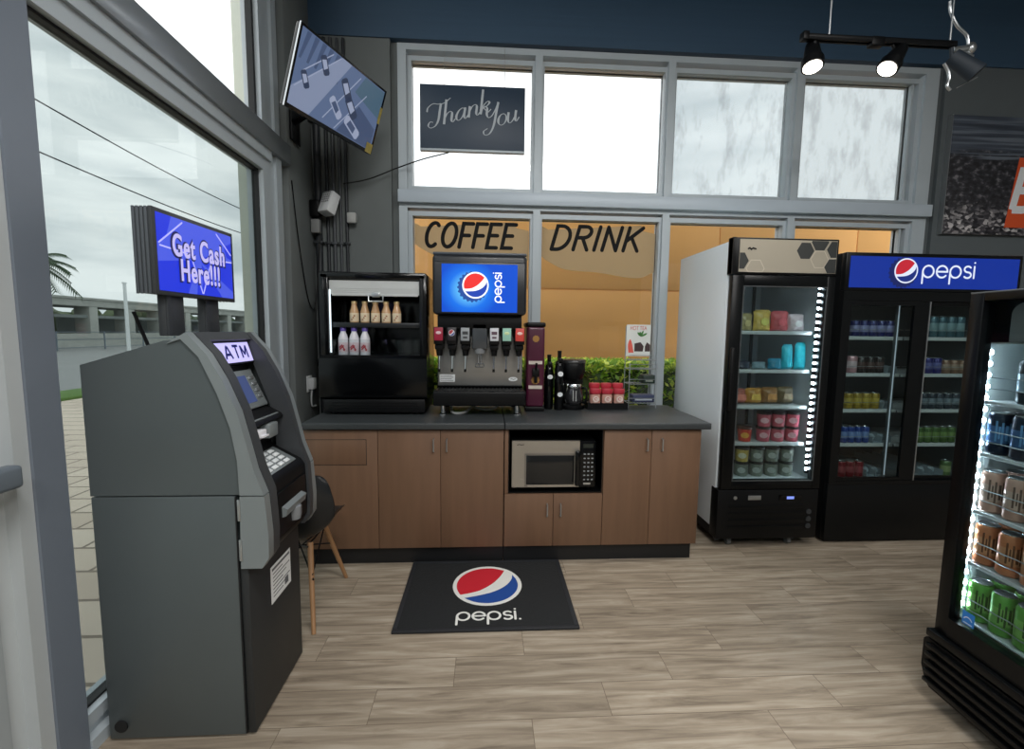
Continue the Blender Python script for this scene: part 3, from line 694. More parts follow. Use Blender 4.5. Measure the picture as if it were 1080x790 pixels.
def car(x, y, w, h, a, body=2):
    R_ = Matrix.Translation((x, y, 0)) @ Matrix.Rotation(a, 4, 'Z')
    b.flat([(p[0]*w, p[1]*h) for p in [(-.5, -.3), (-.42, -.5), (.42, -.5), (.5, -.3), (.5, .3), (.42, .5), (-.42, .5), (-.5, .3)]], Mv @ R_, body, .0004, .0014)
    b.flat([(p[0]*w, p[1]*h) for p in [(-.3, -.34), (.2, -.34), (.16, .34), (-.26, .34)]], Mv @ R_, 3 if body == 2 else 4, .0004, .002)
car(.03, .06, .12, .055, -.9); car(.10, -.02, .13, .06, -.75); car(-.16, .10, .10, .045, -1.0); car(.14, -.12, .15, .06, -.45, 3); car(-.02, -.07, .13, .05, -.7, 3); car(-.27, -.03, .09, .04, -1, 2)
b.strokes([[(-.1, -.16), (.12, .17)], [(.0, -.18), (.2, .1)], [(-.3, .0), (-.12, .18)], [(-.33, -.09), (-.06, .19)]], .006, Mv, 3, .0003, .0012)
b.out('screen', im, tv)
ys = mat('yellow_sticker', (176, 160, 84), .6, 0, .25, 60)
B().box(.345, .367, -.005, .10, .003, .0045, M=Mv).out('sticker', ys, tv); B().box(.30, .36, -.208, -.145, .003, .0045, M=Mv).out('sticker', ys, tv)
b = B(); pc = Vector((-.908, -.668, 2.867))-nn*.06
b.cyl(pc, (-1.15, -.50, 2.85), .018); b.cyl((-1.15, -.50, 2.79), (-1.15, -.50, 2.92), .024); b.cyl((-1.15, -.5, 2.85), (-1.332, -.33, 2.85), .018)
b.box(-1.334, -1.318, -.40, -.26, 2.72, 2.98, .003); b.box(-.12, .12, -.08, .08, -.075, -.058, M=Mv); b.out('wall_bracket', blackp, tv)
# ================================================================== CONDUITS AND SMALL WALL DEVICES
pipe = mat('grey_conduit', (78, 82, 86), .5, .2, .06, 6); pipe_d = mat('dark_conduit', (46, 50, 54), .5, .1, .06, 6)
for i, (x, r, m, d) in enumerate(((-1.292, .026, pipe_d, 'thick dark conduit in the corner behind the television'), (-1.226, .013, pipe_d, 'thin dark conduit beside the thick corner conduit'),
        (-1.178, .014, pipe, 'grey conduit in the middle of the corner bundle'), (-1.130, .011, pipe, 'thin grey conduit second from the outer edge of the bundle'), (-1.084, .012, pipe_d, 'outermost thin conduit of the corner bundle, next to bare wall'))):
    b = B(); b.cyl((x, -.003-r, .02), (x, -.003-r, 3.60), r, seg=12)
    for z in (1.2, 2.1, 3.0): b.box(x-r-.008, x+r+.008, -.006-2*r, -.002, z, z+.02, .002)
    o = b.out('conduit', m); o['label'] = d; o['category'] = 'conduit'; o['group'] = 'conduits in the corner'
ws = thing('wall_speaker', 'angled white box with a grille face mounted among the corner conduits', 'speaker', (-1.17, -.12, 2.28))
Mw = frame((-1.19, -.115, 2.385), Vector((.85, -.5, 0)), Vector((.32, .2, .9)))
b = B(); b.box(-.055, .055, -.085, .085, -.05, .03, .012, M=Mw); b.out('housing', white, ws)
b = B()
for i in range(4):
    for j in range(5): b.box(-.036+i*.020, -.022+i*.020, -.01+j*.018, .002+j*.018, .0295, .032, M=Mw)
b.out('grille', mat('grille_grey', (150, 152, 154), .6), ws)
B().cyl((-1.19, -.09, 2.385), (-1.20, -.03, 2.36), .02).out('mount', blackp, ws)
o = B().box(-1.07, -1.0, -.075, -.032, 2.255, 2.335, .012).out('wall_box', mat('wall_box_grey', (176, 178, 176), .5)); o['label'] = 'small pale grey box beside the angled white speaker box'; o['category'] = 'device'  # unidentified small box, set just off the wall
o = B().box(-1.325, -1.262, -.105, -.06, 2.17, 2.27, .006).out('junction_box', mat('junction_grey', (128, 130, 130), .55)); o['label'] = 'small grey junction box on the thick corner conduit'; o['category'] = 'junction box'
o = B().box(-1.332, -1.258, -.11, -.06, 2.29, 2.41, .01).out('relay_box', blackp); o['label'] = 'black box on the corner conduit left of the white speaker box'; o['category'] = 'junction box'
t = thing('wall_socket', 'white socket with a plugged adapter low on the corner column', 'socket', (-1.32, -.21, .98))
B().box(-1.334, -1.326, -.255, -.165, .98, 1.10, .002).out('face_plate', white, t); B().box(-1.326, -1.285, -.245, -.185, 1.0, 1.085, .006).out('adapter', white, t)
o = B().tube([(-1.31, -.22, .995), (-1.315, -.22, .93), (-1.318, -.2, .87), (-1.32, -.12, .86)], .006, 6, smooth=6).out('adapter_cable', white, t)
o = B().tube([(-1.33, -.40, 2.45), (-1.325, -.34, 2.1), (-1.325, -.22, 1.72), (-1.325, -.12, 1.60), (-1.31, -.085, 1.66), (-1.29, -.07, 1.9), (-1.27, -.07, 2.16)], .004, 6, smooth=6).out('hanging_cable', blackp); o['label'] = 'thin dark cable hanging in a loop across the corner column'; o['category'] = 'cable'
# ================================================================== HANGING SIGN AND WINDOW WORDS
hs = thing('hanging_sign', 'dark board reading Thank You hung in front of the first upper window', 'sign', (-.12, -.06, 2.807))
B().box(-.513, .276, -.075, -.045, 2.807, 3.277, .003).out('board', mat('slate_board', (46, 62, 80), .45, 0, .05, 4), hs)
B().box(-.513, .276, -.079, -.044, 2.800, 2.818, .002).out('bottom_rail', alu, hs)
b = B(); Mb = FRONT((-.118, -.0755, 3.04)) @ Matrix.Rotation(.29, 4, 'Z')
add_script(b, 'Thank', Mb @ Matrix.Translation((-.345, .016, 0)), .165, .001); add_script(b, 'You', Mb @ Matrix.Translation((.035, -.098, 0)), .165, .001, kx=1.12)
b.out('lettering', mat('chalk_grey', (182, 190, 196), .6), hs)
b = B()
b.bm.free()
for x in (-.33, .12): B().tube([(x, -.06, 3.277), (x, -.055, 3.56)], .0025, 5).out('hanging_wire', silver, hs)
o = B().tube([(-1.09, -.07, 2.54), (-.9, -.06, 2.585), (-.69, -.05, 2.675), (-.5, -.06, 2.74), (-.3, -.06, 2.796)], .0045, 6, smooth=6).out('sign_cord', blackp); o['label'] = 'thin black cord running from the corner conduits to the Thank You board'; o['category'] = 'cord'
vin = mat('vinyl_black', (8, 9, 11), .6, spec=.2)
fl = reflection_film('painted_reflection', (196, 180, 150), .62)  # beige sheet stands in for a reflection on the lower panes
for word, cx, w, lab, x0, x1, zb in (('COFFEE', -.125, .76, 'word COFFEE in slanted black letters on the first lower window', -.582, .332, 2.0), ('DRINK', .903, .77, 'word DRINK in slanted black letters on the second lower window', .44, 1.378, 1.92)):
    t = thing('window_lettering', lab, 'lettering', (cx, .07, 2.11), 0, 'words on the lower windows')
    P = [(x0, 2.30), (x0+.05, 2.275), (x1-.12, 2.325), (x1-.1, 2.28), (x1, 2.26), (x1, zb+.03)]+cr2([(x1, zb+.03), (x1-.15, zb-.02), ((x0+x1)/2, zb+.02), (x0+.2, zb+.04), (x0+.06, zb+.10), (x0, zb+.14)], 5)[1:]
    B().flat(P, frame((0, .0765, 0), (1, 0, 0), (0, 0, 1)), th=-.0006).out('reflection_patch', fl, t)
    add_marker(B(), word, FRONT((cx, .0755, 2.213)), w, .185, .030).out('letters', vin, t)
# ================================================================== TRACK LIGHT
tl = thing('track_light', 'black ceiling track with two lit spot heads before the right upper windows', 'track light', (2.26, -1.0, 3.12))
b = B(); b.box(1.79, 2.70, -1.018, -.982, 3.128, 3.148, .002); b.box(1.79, 2.70, -1.018, -1.008, 3.118, 3.13); b.box(1.79, 2.70, -.992, -.982, 3.118, 3.13); b.out('track', blackp, tl)
for x in (1.937, 2.668): B().cyl((x, -1, 3.148), (x, -1, 4.75), .005, seg=6).out('hanging_rod', silver, tl)
lens = glow('lamp_lens', (255, 246, 228), 14)
for x, z, dv in ((1.852, 2.981, Vector((-.10, -.25, -.95))), (2.303, 2.99, Vector((-.55, -.05, -.80)))):
    dv.normalize(); c = Vector((x, -1.0, z)); back = c-dv*.13
    b = B(); b.cyl(back, c-dv*.04, .036, .050, 20); b.cyl(c-dv*.04, c+dv*.004, .057, seg=24); b.sph(back, .036, seg=14)
    h = b.out('spot_head', blackp, tl)
    B().cyl(c+dv*.004, c+dv*.007, .047, seg=24).out('lens', lens, h)
    B().tube([(x-dv.x*.09, -1.0-dv.y*.09, z-dv.z*.09+.03), (x-dv.x*.06, -1.0, 3.09), (x-dv.x*.03, -1.0, 3.12)], .009, 8).out('stem', blackp, tl)
    li = bpy.data.lights.new('spot_lamp', 'SPOT'); li.energy = 35; li.spot_size = 1.3; li.spot_blend = .5; li.shadow_soft_size = .04; li.color = (1, .94, .84)
    o = bpy.data.objects.new('spot_lamp', li); o.matrix_world = Matrix.Translation(c+dv*.02) @ dv.to_track_quat('-Z', 'Y').to_matrix().to_4x4(); COL.objects.link(o)
B().box(1.775, 1.81, -1.02, -.98, 3.115, 3.16, .004).out('end_cap', blackp, tl); B().box(2.18, 2.26, -1.022, -.978, 3.10, 3.15, .006).out('connector', blackp, tl)
t = thing('track_cable', 'grey cable with a connector knob bowing down at the end of the light track', 'cable', (2.78, -.95, 3.1))
B().tube([(2.69, -.955, 3.40), (2.70, -.955, 3.345), (2.75, -.955, 3.27), (2.815, -.955, 3.22), (2.83, -.955, 3.17), (2.82, -.955, 3.15)], .008, 8, smooth=6).out('cable', silver, t)
b = B(); b.cyl((2.735, -.955, 3.135), (2.84, -.955, 3.15), .016); b.sph((2.85, -.955, 3.15), .028, sc_=(1, .8, 1.2)); b.cyl((2.79, -.955, 3.12), (2.86, -.955, 3.10), .014)
b.out('connector', silver, t)
fit = mat('navy_fitting', (30, 40, 50), .6)
b = B(); b.cyl((2.69, -1.0, 3.07), (2.79, -1.06, 2.95), .040, .050, 18); b.cyl((2.68, -1, 3.118), (2.69, -1, 3.07), .01); h = b.out('spot_head', fit, tl); h['label'] = 'unlit dark spot head'
B().tube([(2.645, -1, 3.03), (2.675, -1, 2.99), (2.685, -1, 2.95), (2.678, -1, 2.91), (2.70, -1, 2.885)], .008, 8, smooth=6).out('curled_cable', silver, tl)
B().tube([(2.74, -1.0, 2.90), (2.86, -1.0, 2.965)], .003, 6).out('loose_wire', silver, tl)
# ================================================================== POSTER
def aerial():
    m = bpy.data.materials.new('aerial_photo_print'); m.use_nodes = True
    nt = m.node_tree; n = nt.nodes; l = nt.links; p = n['Principled BSDF']
    tc = n.new('ShaderNodeTexCoord'); sp = n.new('ShaderNodeSeparateXYZ'); l.new(tc.outputs['Generated'], sp.inputs[0])
    vo = n.new('ShaderNodeTexVoronoi'); vo.inputs['Scale'].default_value = 46; l.new(tc.outputs['Generated'], vo.inputs['Vector'])
    nz = n.new('ShaderNodeTexNoise'); nz.inputs['Scale'].default_value = 26; nz.inputs['Detail'].default_value = 7; l.new(tc.outputs['Generated'], nz.inputs[0])
    wv = n.new('ShaderNodeMapping'); wv.inputs['Scale'].default_value = (1, 1, 22); l.new(tc.outputs['Generated'], wv.inputs[0])
    n2 = n.new('ShaderNodeTexNoise'); n2.inputs['Scale'].default_value = 1.4; n2.inputs['Detail'].default_value = 4; l.new(wv.outputs[0], n2.inputs[0])
    def ramp(src, st):
        r = n.new('ShaderNodeValToRGB'); l.new(src, r.inputs[0]); e = r.color_ramp.elements
        e[0].position, e[0].color = st[0][0], (*lin(st[0][1]), 1); e[1].position, e[1].color = st[-1][0], (*lin(st[-1][1]), 1)
        for q in st[1:-1]: k = e.new(q[0]); k.color = (*lin(q[1]), 1)
        return r.outputs[0]
    sea = ramp(n2.outputs['Fac'], [(.35, (50, 56, 66)), (.5, (66, 74, 86)), (.62, (98, 106, 116))])
    trees = ramp(nz.outputs['Fac'], [(.40, (18, 18, 22)), (.56, (48, 48, 54)), (.68, (110, 108, 112))])
    city = ramp(vo.outputs['Color'], [(.25, (24, 24, 30)), (.55, (70, 68, 74)), (.95, (226, 222, 222))])
    def mix(f, a, c):
        x = n.new('ShaderNodeMix'); x.data_type = 'RGBA'; l.new(f, x.inputs[0]); l.new(a, x.inputs[6]); l.new(c, x.inputs[7]); return x.outputs[2]
    def step(a, c, w):
        ad = n.new('ShaderNodeMath'); ad.operation = 'MULTIPLY_ADD'; l.new(w, ad.inputs[0]); ad.inputs[1].default_value = .35; l.new(sp.outputs[2], ad.inputs[2])
        r = n.new('ShaderNodeMapRange'); l.new(ad.outputs[0], r.inputs[0]); r.inputs[1].default_value = a; r.inputs[2].default_value = c; return r.outputs[0]
    col = mix(step(.84, .88, n2.outputs['Fac']), mix(step(.26, .44, nz.outputs['Fac']), city, trees), sea)
    l.new(col, p.inputs['Base Color']); p.inputs['Roughness'].default_value = .5
    return m
ps = thing('wall_poster', 'large grey aerial city print with an orange lettered block on the back wall', 'poster', (4.4, -.02, 2.30))
B().box(3.752, 5.15, -.035, -.003, 2.30, 3.235, .002).out('print', aerial(), ps)
B().box(3.748, 3.754, -.037, -.002, 2.296, 3.238).out('edge_strip', silver, ps)
ob_ = B().prism([(4.295, 2.36), (5.14, 2.36), (5.14, 2.92), (4.365, 2.92)], lambda u, v, w: Vector((u, -.0355-.002*w, v))).out('orange_block', mat('print_orange', (214, 84, 40), .55), ps)
bl_ = [[(0, 0), (0, 1), (.3, 1)]+arc(.3, .75, .22, .25, 90, -90, 12)[1:]+[(0, .5)], [(.3, .5)]+arc(.3, .25, .26, .25, 90, -90, 12)[1:]+[(0, 0)]]
B().strokes([[((x+.2*y)*.30-.11, (y-.5)*.31) for x, y in l] for l in bl_], .062, FRONT((4.455, -.0376, 2.66)), caps=0).out('letter', white, ob_)
# ================================================================== COUNTER
def wood(name, c, st):
    return mat(name, c, .5, 0, .22, 3.0, .03, stretch=st, detail=7)
woodv = wood('brown_laminate', (112, 84, 64), (9, 9, .7))
toe = mat('black_toe_kick', (16, 17, 19), .5, 0, .1, 5)
topm = mat('charcoal_worktop', (56, 60, 62), .42, 0, .08, 40)
def cabinet(x0, x1, label):
    return thing('base_cabinet', label, 'cabinet', ((x0+x1)/2, -.6, 0), 0, 'base cabinets of the coffee counter')
def door(par, x0, x1, z0, z1, hx=None, hz=None):
    d = B().box(x0+.0015, x1-.0015, -.945, -.927, z0+.0015, z1-.0015, .0012).out('door', woodv, par)
    if hx is not None:
        b = B(); b.tube([(hx, -.946, hz), (hx, -.966, hz+.004), (hx, -.966, hz+.074), (hx, -.946, hz+.078)], .0045, 8); b.out('handle', silver, d)
    return d
cbl = cabinet(-1.09, .108, 'brown wood-grain base cabinet under the display cooler and soda machine')
b = B(); b.box(-1.088, .108, -.926, -.29, .105, .855); b.out('carcass', woodv, cbl)
p_ = door(cbl, -1.088, -.653, .108, .851)
b = B(); b.box(-1.075, -.722, -.9475, -.9445, .638, .790, .001); b.out('drawer_front', woodv, p_)
b = B(); b.ring(-1.078, -.719, .635, .793, .004, -.9462, -.944); b.out('drawer_gap', black_gasket, p_)
door(cbl, -.653, -.277, .108, .851, -.318, .718); door(cbl, -.277, .107, .108, .851, -.239, .718)
B().box(-1.085, .108, -.915, -.32, 0, .104).out('toe_kick', toe, cbl)
cbr = cabinet(.112, 1.345, 'brown wood-grain base cabinet with a microwave niche')
b = B(); b.box(.112, .136, -.926, -.29, .105, .855); b.box(.725, 1.345, -.926, -.29, .105, .855); b.box(.136, .725, -.926, -.29, .105, .449)
b.out('carcass', woodv, cbr)
b = B(); b.box(.137, .724, -.34, -.30, .45, .854); b.box(.137, .142, -.935, -.34, .45, .854); b.box(.719, .724, -.935, -.34, .45, .854); b.box(.142, .719, -.935, -.34, .848, .854); b.box(.142, .719, -.935, -.34, .45, .456)
b.out('niche_lining', blackp, cbr)
B().box(.113, .135, -.945, -.927, .449, .851, .001).out('filler_strip', woodv, cbr)
door(cbr, .113, .419, .108, .447, .380, .305); door(cbr, .419, .728, .108, .447, .464, .305)
door(cbr, .728, 1.028, .108, .851, .998, .718); door(cbr, 1.028, 1.344, .108, .851, 1.092, .718)
B().box(.112, 1.322, -.915, -.32, 0, .104).out('toe_kick', toe, cbr)
for x0, x1, lab in ((-1.09, .1085, 'dark charcoal worktop carrying the display cooler and soda machine'), (.1115, 1.392, 'dark charcoal worktop carrying the coffee maker and tea rack')):
    o = B().box(x0, x1, -.972, -.285, .857, .897, .006, seg=3).out('worktop', topm); o['label'] = lab; o['category'] = 'worktop'; o['group'] = 'worktops of the coffee counter'
# ---- microwave
mw = thing('microwave', 'stainless steel microwave with black control strip in the cabinet niche', 'microwave', (.42, -.7, .4565))
B().box(.158, .680, -.915, -.50, .475, .779, .006).out('body', blackp, mw)
inox = mat('brushed_steel', (176, 172, 164), .34, .8, .05, 4, stretch=(1, 1, 40))
d = B(); d.ring(.158, .578, .487, .779, .05, -.938, -.916); d.box(.205, .53, -.934, -.918, .53, .73); d = d.out('door', inox, mw)
B().box(.245, .545, -.9395, -.937, .503, .690, .002).out('window', mat('microwave_window', (26, 27, 28), .12, 0), d)
b = B(); b.box(.236, .255, -.9392, -.936, .49, .70); b.box(.25, .545, -.9392, -.936, .688, .70); b.out('window_trim', mat('steel_trim', (140, 136, 130), .4, .7), d)
b = B(); b.box(.549, .580, -.968, -.944, .50, .722, .008, seg=3); b.box(.554, .576, -.95, -.937, .51, .53); b.box(.554, .576, -.95, -.937, .69, .715); b.out('handle', blackg, d)
c_ = B().box(.581, .680, -.938, -.916, .487, .779, .003).out('control_panel', blackg, mw)
b = B()
for i in range(3):
    for j in range(7): b.box(.604+i*.024, .616+i*.024, -.939, -.9375, .53+j*.027, .538+j*.027)
b.out('key_markings', mat('key_print', (140, 144, 146), .6), c_)
B().box(.60, .662, -.9388, -.9375, .735, .76).out('display', mat('display_dark', (24, 34, 32), .2), c_)
B().box(.605, .65, -.9395, -.9375, .502, .514).out('open_key', silver, c_)
b = B(); b.strokes([[(0, 0), (.012, .003), (.024, 0), (.04, .002)]], .004, FRONT((.19, -.9385, .755))); b.out('badge', blackp, d)
for x in (.19, .65):
    for y in (-.88, -.54): B().cyl((x, y, .4567), (x, y, .4755), .014, seg=12).out('foot', blackp, mw)
# ---- open display cooler
dc = thing('display_cooler', 'black open-front display cooler with bottled drinks on the counter', 'display cooler', (-.72, -.5, .897))
X0, X1 = -1.062, -.390
b = B(); b.box(X0, X0+.055, -.70, -.29, 1.0, 1.80, .006); b.box(X1-.045, X1, -.70, -.29, 1.0, 1.80, .006); b.box(X0, X1, -.70, -.29, 1.765, 1.812, .012); b.box(X0+.05, X1-.04, -.33, -.29, 1.0, 1.77); b.box(X0+.055, X1-.045, -.66, -.33, 1.20, 1.262)
b.out('cabinet', blackg, dc)
fr = [(-.70, 1.285), (-.722, 1.265), (-.733, 1.18), (-.733, 1.07), (-.722, 1.015), (-.70, 1.0), (-.40, 1.0), (-.40, 1.20), (-.665, 1.20), (-.672, 1.285)]
B().prism(fr, lambda u, v, w: Vector((X0-.004+(X1-X0+.008)*w, u, v))).out('lower_front', blackg, dc)
b = B(); b.box(X0+.012, X1-.012, -.705, -.30, .91, .999, .006)
for k in range(4): b.box(X0+.06, X1-.06, -.7065, -.70, .925+k*.016, .931+k*.016)
b.out('plinth', blackp, dc)
b = B(); b.box(X0+.056, X1-.046, -.655, -.335, 1.468, 1.480); b.box(X0+.056, X1-.046, -.662, -.653, 1.462, 1.494, .002); b.out('shelf', mat('shelf_dark_metal', (44, 47, 50), .35, .5), dc)
b = B(); b.box(X0+.056, X1-.046, -.655, -.335, 1.2625, 1.272); b.out('deck_shelf', mat('shelf_dark_metal', (44, 47, 50), .35, .5), dc)
cu_ = B(); cu_.cyl((X0+.058, -.655, 1.735), (X1-.048, -.655, 1.735), .024, seg=16)
for k in range(4): cu_.box(X0+.06, X1-.05, -.684, -.676, 1.708-k*.012, 1.714-k*.012)
cu_.box(X0+.058, X1-.048, -.682, -.672, 1.672, 1.76); cu_.box(X0+.075, X1-.055, -.686, -.670, 1.662, 1.676, .003)
cu_ = cu_.out('night_curtain', mat('curtain_white', (196, 200, 200), .5, 0, .06, 10), dc)
b = B(); b.tube([(-.755, -.690, 1.668), (-.755, -.694, 1.628), (-.665, -.694, 1.628), (-.665, -.690, 1.668)], .006, 8); b.box(-.735, -.685, -.694, -.684, 1.655, 1.685, .003); b.out('curtain_handle', silver, cu_)
B().box(X0+.058, X0+.066, -.69, -.682, 1.30, 1.70).out('edge_light', glow('cooler_edge_light', (220, 232, 238), 1.6), dc)
g_ = glass('guard_glass', (250, 252, 252), .98, .025)
B().box(X0+.058, X1-.048, -.6955, -.6915, 1.276, 1.385).out('glass_guard', g_, dc)
for x in (X0+.07, X1-.07):
    for y in (-.66, -.34): B().cyl((x, y, .8975), (x, y, .912), .02, seg=12).out('foot', blackp, dc)
def bottle(name, prof, seg, mats, mis, label, x, y, z, cat, grp):
    t = thing(name, label, cat, (x, y, z), 0, grp, world=False)
    return t
# coffee bottles: body, cap
tan = mat('coffee_drink', (200, 160, 118), .25, 0, .12, 18, coat=.4); tanl = mat('coffee_label', (222, 206, 178), .45, 0, .2, 30); gold = mat('bottle_cap_gold', (206, 180, 130), .35, .3)
br_ = mat('label_print_brown', (150, 96, 62), .5)
def coffee_bottle(x, lab):
    t = thing('coffee_bottle', lab, 'bottle', (x, -.620, 1.4808), 0, 'coffee bottles in the display cooler', world=False)
    B().lathe((0, 0, 0), [(.026, 0), (.0285, .004), (.0285, .085), (.022, .105), (.0165, .125), (.0165, .138)], 18).out('glass_body', tan, t)
    lb = B().lathe((0, 0, .02), [(.029, 0), (.0291, .001), (.0291, .055), (.029, .056)], 18).out('label', tanl, t)
    b = B()
    for k in range(3): b.sph((-.008+k*.008, -.0285, .032+k*.012), .006, sc_=(1, .2, .8))
    b.out('label_print', br_, lb)
    B().lathe((0, 0, .136), [(.0185, 0), (.0185, .014), (.017, .016)], 18).out('cap', gold, t); return t
names = ['first', 'second', 'middle', 'fourth', 'last']
cb0 = None
for i in range(5):
    lab = '%s of five tan coffee bottles from the left on the display cooler shelf' % names[i]
    x = -.868+i*.0685
    cb0 = coffee_bottle(x, lab) if i == 0 else dup(cb0, (x, -.620, 1.4808), lab)
wb = mat('milk_white', (222, 222, 230), .35, 0, .06, 12); pur = mat('purple_cap', (88, 70, 158), .4); red_b = mat('label_red', (170, 58, 70), .5)
wb0 = None
for i in range(3):
    x = -.938+i*.070; lab = '%s white bottle with purple cap at the bottom of the display cooler' % ('left', 'middle', 'right')[i]
    if wb0 is None:
        t = wb0 = thing('milk_bottle', lab, 'bottle', (x, -.635, 1.2728), 0, 'purple capped bottles in the display cooler', world=False)
        B().lathe((0, 0, 0), [(.028, 0), (.031, .005), (.031, .115), (.024, .14), (.016, .158), (.016, .168)], 18).out('plastic_body', wb, t)
        lb = B().lathe((0, 0, .03), [(.0314, 0), (.0316, .001), (.0316, .06), (.0314, .061)], 18).out('label', mat('label_pink_white', (214, 196, 204), .5, 0, .2, 40), t)
        b = B(); b.strokes([[(-.014, .02), (.0, .034), (.012, .012)], [(-.012, .008), (.01, .03)]], .008, FRONT((0, -.0322, .04))); b.sph((.012, -.029, .045), .008, sc_=(1, .25, 1)); b.out('label_print', red_b, lb)
        B().lathe((0, 0, .165), [(.019, 0), (.019, .022), (.017, .025)], 18).out('cap', pur, t)
    else: dup(wb0, (x, -.635, 1.2728), lab)
# ---- soda dispenser
sd = thing('soda_dispenser', 'six-valve soda dispenser with lit blue screen on the counter', 'soda dispenser', (-.045, -.55, .897))
b = B(); b.box(-.347, .252, -.745, -.31, 1.549, 1.930, .030, seg=4); b.box(-.335, .24, -.751, -.74, 1.556, 1.88, .008); b.out('head', mat('graphite_plastic', (34, 37, 42), .35, 0, .05, 20), sd)
B().box(-.345, .25, -.72, -.33, 1.926, 1.944, .006).out('top_lid', mat('graphite_lid', (70, 76, 84), .35, .2), sd)
b = B(); b.box(-.32, .225, -.70, -.32, 1.46, 1.55, .006); b.out('neck', blackp, sd)
def screen_art():
    m = bpy.data.materials.new('screen_art_blue'); m.use_nodes = True
    nt = m.node_tree; n = nt.nodes; l = nt.links; p = n['Principled BSDF']
    tc = n.new('ShaderNodeTexCoord'); mp = n.new('ShaderNodeMapping'); mp.inputs['Location'].default_value = (-.36, 0, -.48); l.new(tc.outputs['Generated'], mp.inputs[0])
    vm = n.new('ShaderNodeVectorMath'); vm.operation = 'LENGTH'
    ms = n.new('ShaderNodeMapping'); ms.inputs['Scale'].default_value = (1.5, 0, 1); l.new(mp.outputs[0], ms.inputs[0]); l.new(ms.outputs[0], vm.inputs[0])
    r = n.new('ShaderNodeValToRGB'); l.new(vm.outputs['Value'], r.inputs[0]); e = r.color_ramp.elements
    e[0].position = .22; e[0].color = (*lin((96, 190, 255)), 1); e[1].position = .62; e[1].color = (*lin((18, 84, 214)), 1); k = e.new(.40); k.color = (*lin((30, 120, 240)), 1)
    p.inputs['Base Color'].default_value = (0, 0, 0, 1); l.new(r.outputs[0], p.inputs['Emission Color']); p.inputs['Emission Strength'].default_value = 1.0; p.inputs['Roughness'].default_value = .2
    return m
gw, gr, gb = glow('logo_white_glow', (246, 250, 255), 1.1), glow('logo_red_glow', (226, 44, 42), 1.0), glow('logo_blue_glow', (26, 66, 176), .9)
crown = glow('crown_blue_glow', (34, 84, 170), .7)
sc_ = B().box(-.287, .190, -.7525, -.750, 1.567, 1.866).out('screen', screen_art(), sd)
Mq = FRONT((-.075, -.7528, 1.735))
b = B(); add_globe(b, Mq, .083, -.25, .0012, .0008); b.out('round_logo', [gw, gr, gb], sc_)
b = B(); add_crown(b, Mq, .093, 0, (-.018, -.010), z=.0002); b.out('bottle_crown', crown, sc_)
b = B(); add_wordmark(b, FRONT((.072, -.7528, 1.722)) @ Matrix.Rotation(PI/2, 4, 'Z'), .185, z=.0005); b.out('wordmark', gw, sc_)
vm_ = [(-.311, (158, 32, 60), (226, 200, 206)), (-.227, (34, 30, 36), (226, 226, 230)), (-.141, (150, 156, 160), (60, 62, 66)), (.047, (206, 208, 214), (92, 70, 84)), (.128, (150, 198, 180), (206, 222, 170)), (.212, (204, 70, 62), (240, 200, 190))]
steel = mat('steel_splash', (158, 158, 156), .36, .75, .05, 3, stretch=(1, 1, 30))
b = B(); b.box(-.330, .240, -.60, -.33, 1.075, 1.47, .004); b.out('splash_panel', steel, sd)
for i, (x, c, c2) in enumerate(vm_):
    v_ = B(); v_.box(x-.032, x+.032, -.722, -.60, 1.36, 1.472, .006); v_.box(x-.028, x+.028, -.70, -.61, 1.325, 1.362, .008); v_.cyl((x, -.665, 1.285), (x, -.665, 1.33), .018, .024, 14)
    v_ = v_.out('valve', blackp, sd)
    lb = B().box(x-.028, x+.028, -.7245, -.7215, 1.385, 1.468, .002).out('flavour_label', mat('flavour_%d' % i, c, .4, 0, .1, 40), v_)
    b = B()
    if i in (0, 5, 4): b.sph((x, -.7245, 1.435), .018, sc_=(1, .1, .55))
    elif i == 1:
        add_globe(b, FRONT((x, -.7246, 1.435)), .020); 
    else: b.box(x-.018, x+.018, -.7252, -.724, 1.425, 1.445); b.box(x-.014, x+.014, -.7252, -.724, 1.40, 1.412)
    b.out('label_mark', [mat('flavour_mark_%d' % i, c2, .4), red_b, mat('mark_blue', (40, 70, 150), .4)], v_)
    b = B(); b.tube([(x, -.655, 1.29), (x, -.66, 1.24), (x-.002, -.668, 1.185)], .004, 8); b.out('lever', chrome, v_)
    B().cyl((x-.002, -.668, 1.178), (x-.002, -.669, 1.198), .008, seg=12).out('lever_tip', blackp, v_)
ic = B(); ic.box(-.098, .002, -.70, -.605, 1.33, 1.50, .01); ic = ic.out('ice_chute', mat('smoked_chute', (66, 70, 74), .2, 0, .05, 10), sd)
b = B(); b.cyl((-.048, -.66, 1.30), (-.048, -.66, 1.335), .034, .04, 18); b.out('chute_nozzle', mat('clear_grey_plastic', (128, 132, 136), .2), ic)
b = B(); b.tube([(-.056, -.65, 1.31), (-.056, -.66, 1.235)], .0035, 6); b.tube([(-.040, -.65, 1.31), (-.040, -.66, 1.235)], .0035, 6)
for z in (1.212, 1.232): b.tube([(-.075, -.665, z), (-.02, -.665, z)], .0035, 6)
for x in (-.075, -.048, -.02): b.tube([(x, -.665, 1.212), (x, -.665, 1.232)], .0035, 6)
b.out('ice_lever', chrome, ic)
st_ = B().box(-.318, -.215, -.6025, -.6005, 1.105, 1.155).out('instruction_sticker', white, sd)
b = B()
for k in range(4): b.box(-.312, -.225-.012*(k % 2), -.6032, -.6024, 1.112+k*.011, 1.115+k*.011)
b.out('sticker_print', mat('ink_grey', (96, 98, 102), .8), st_)
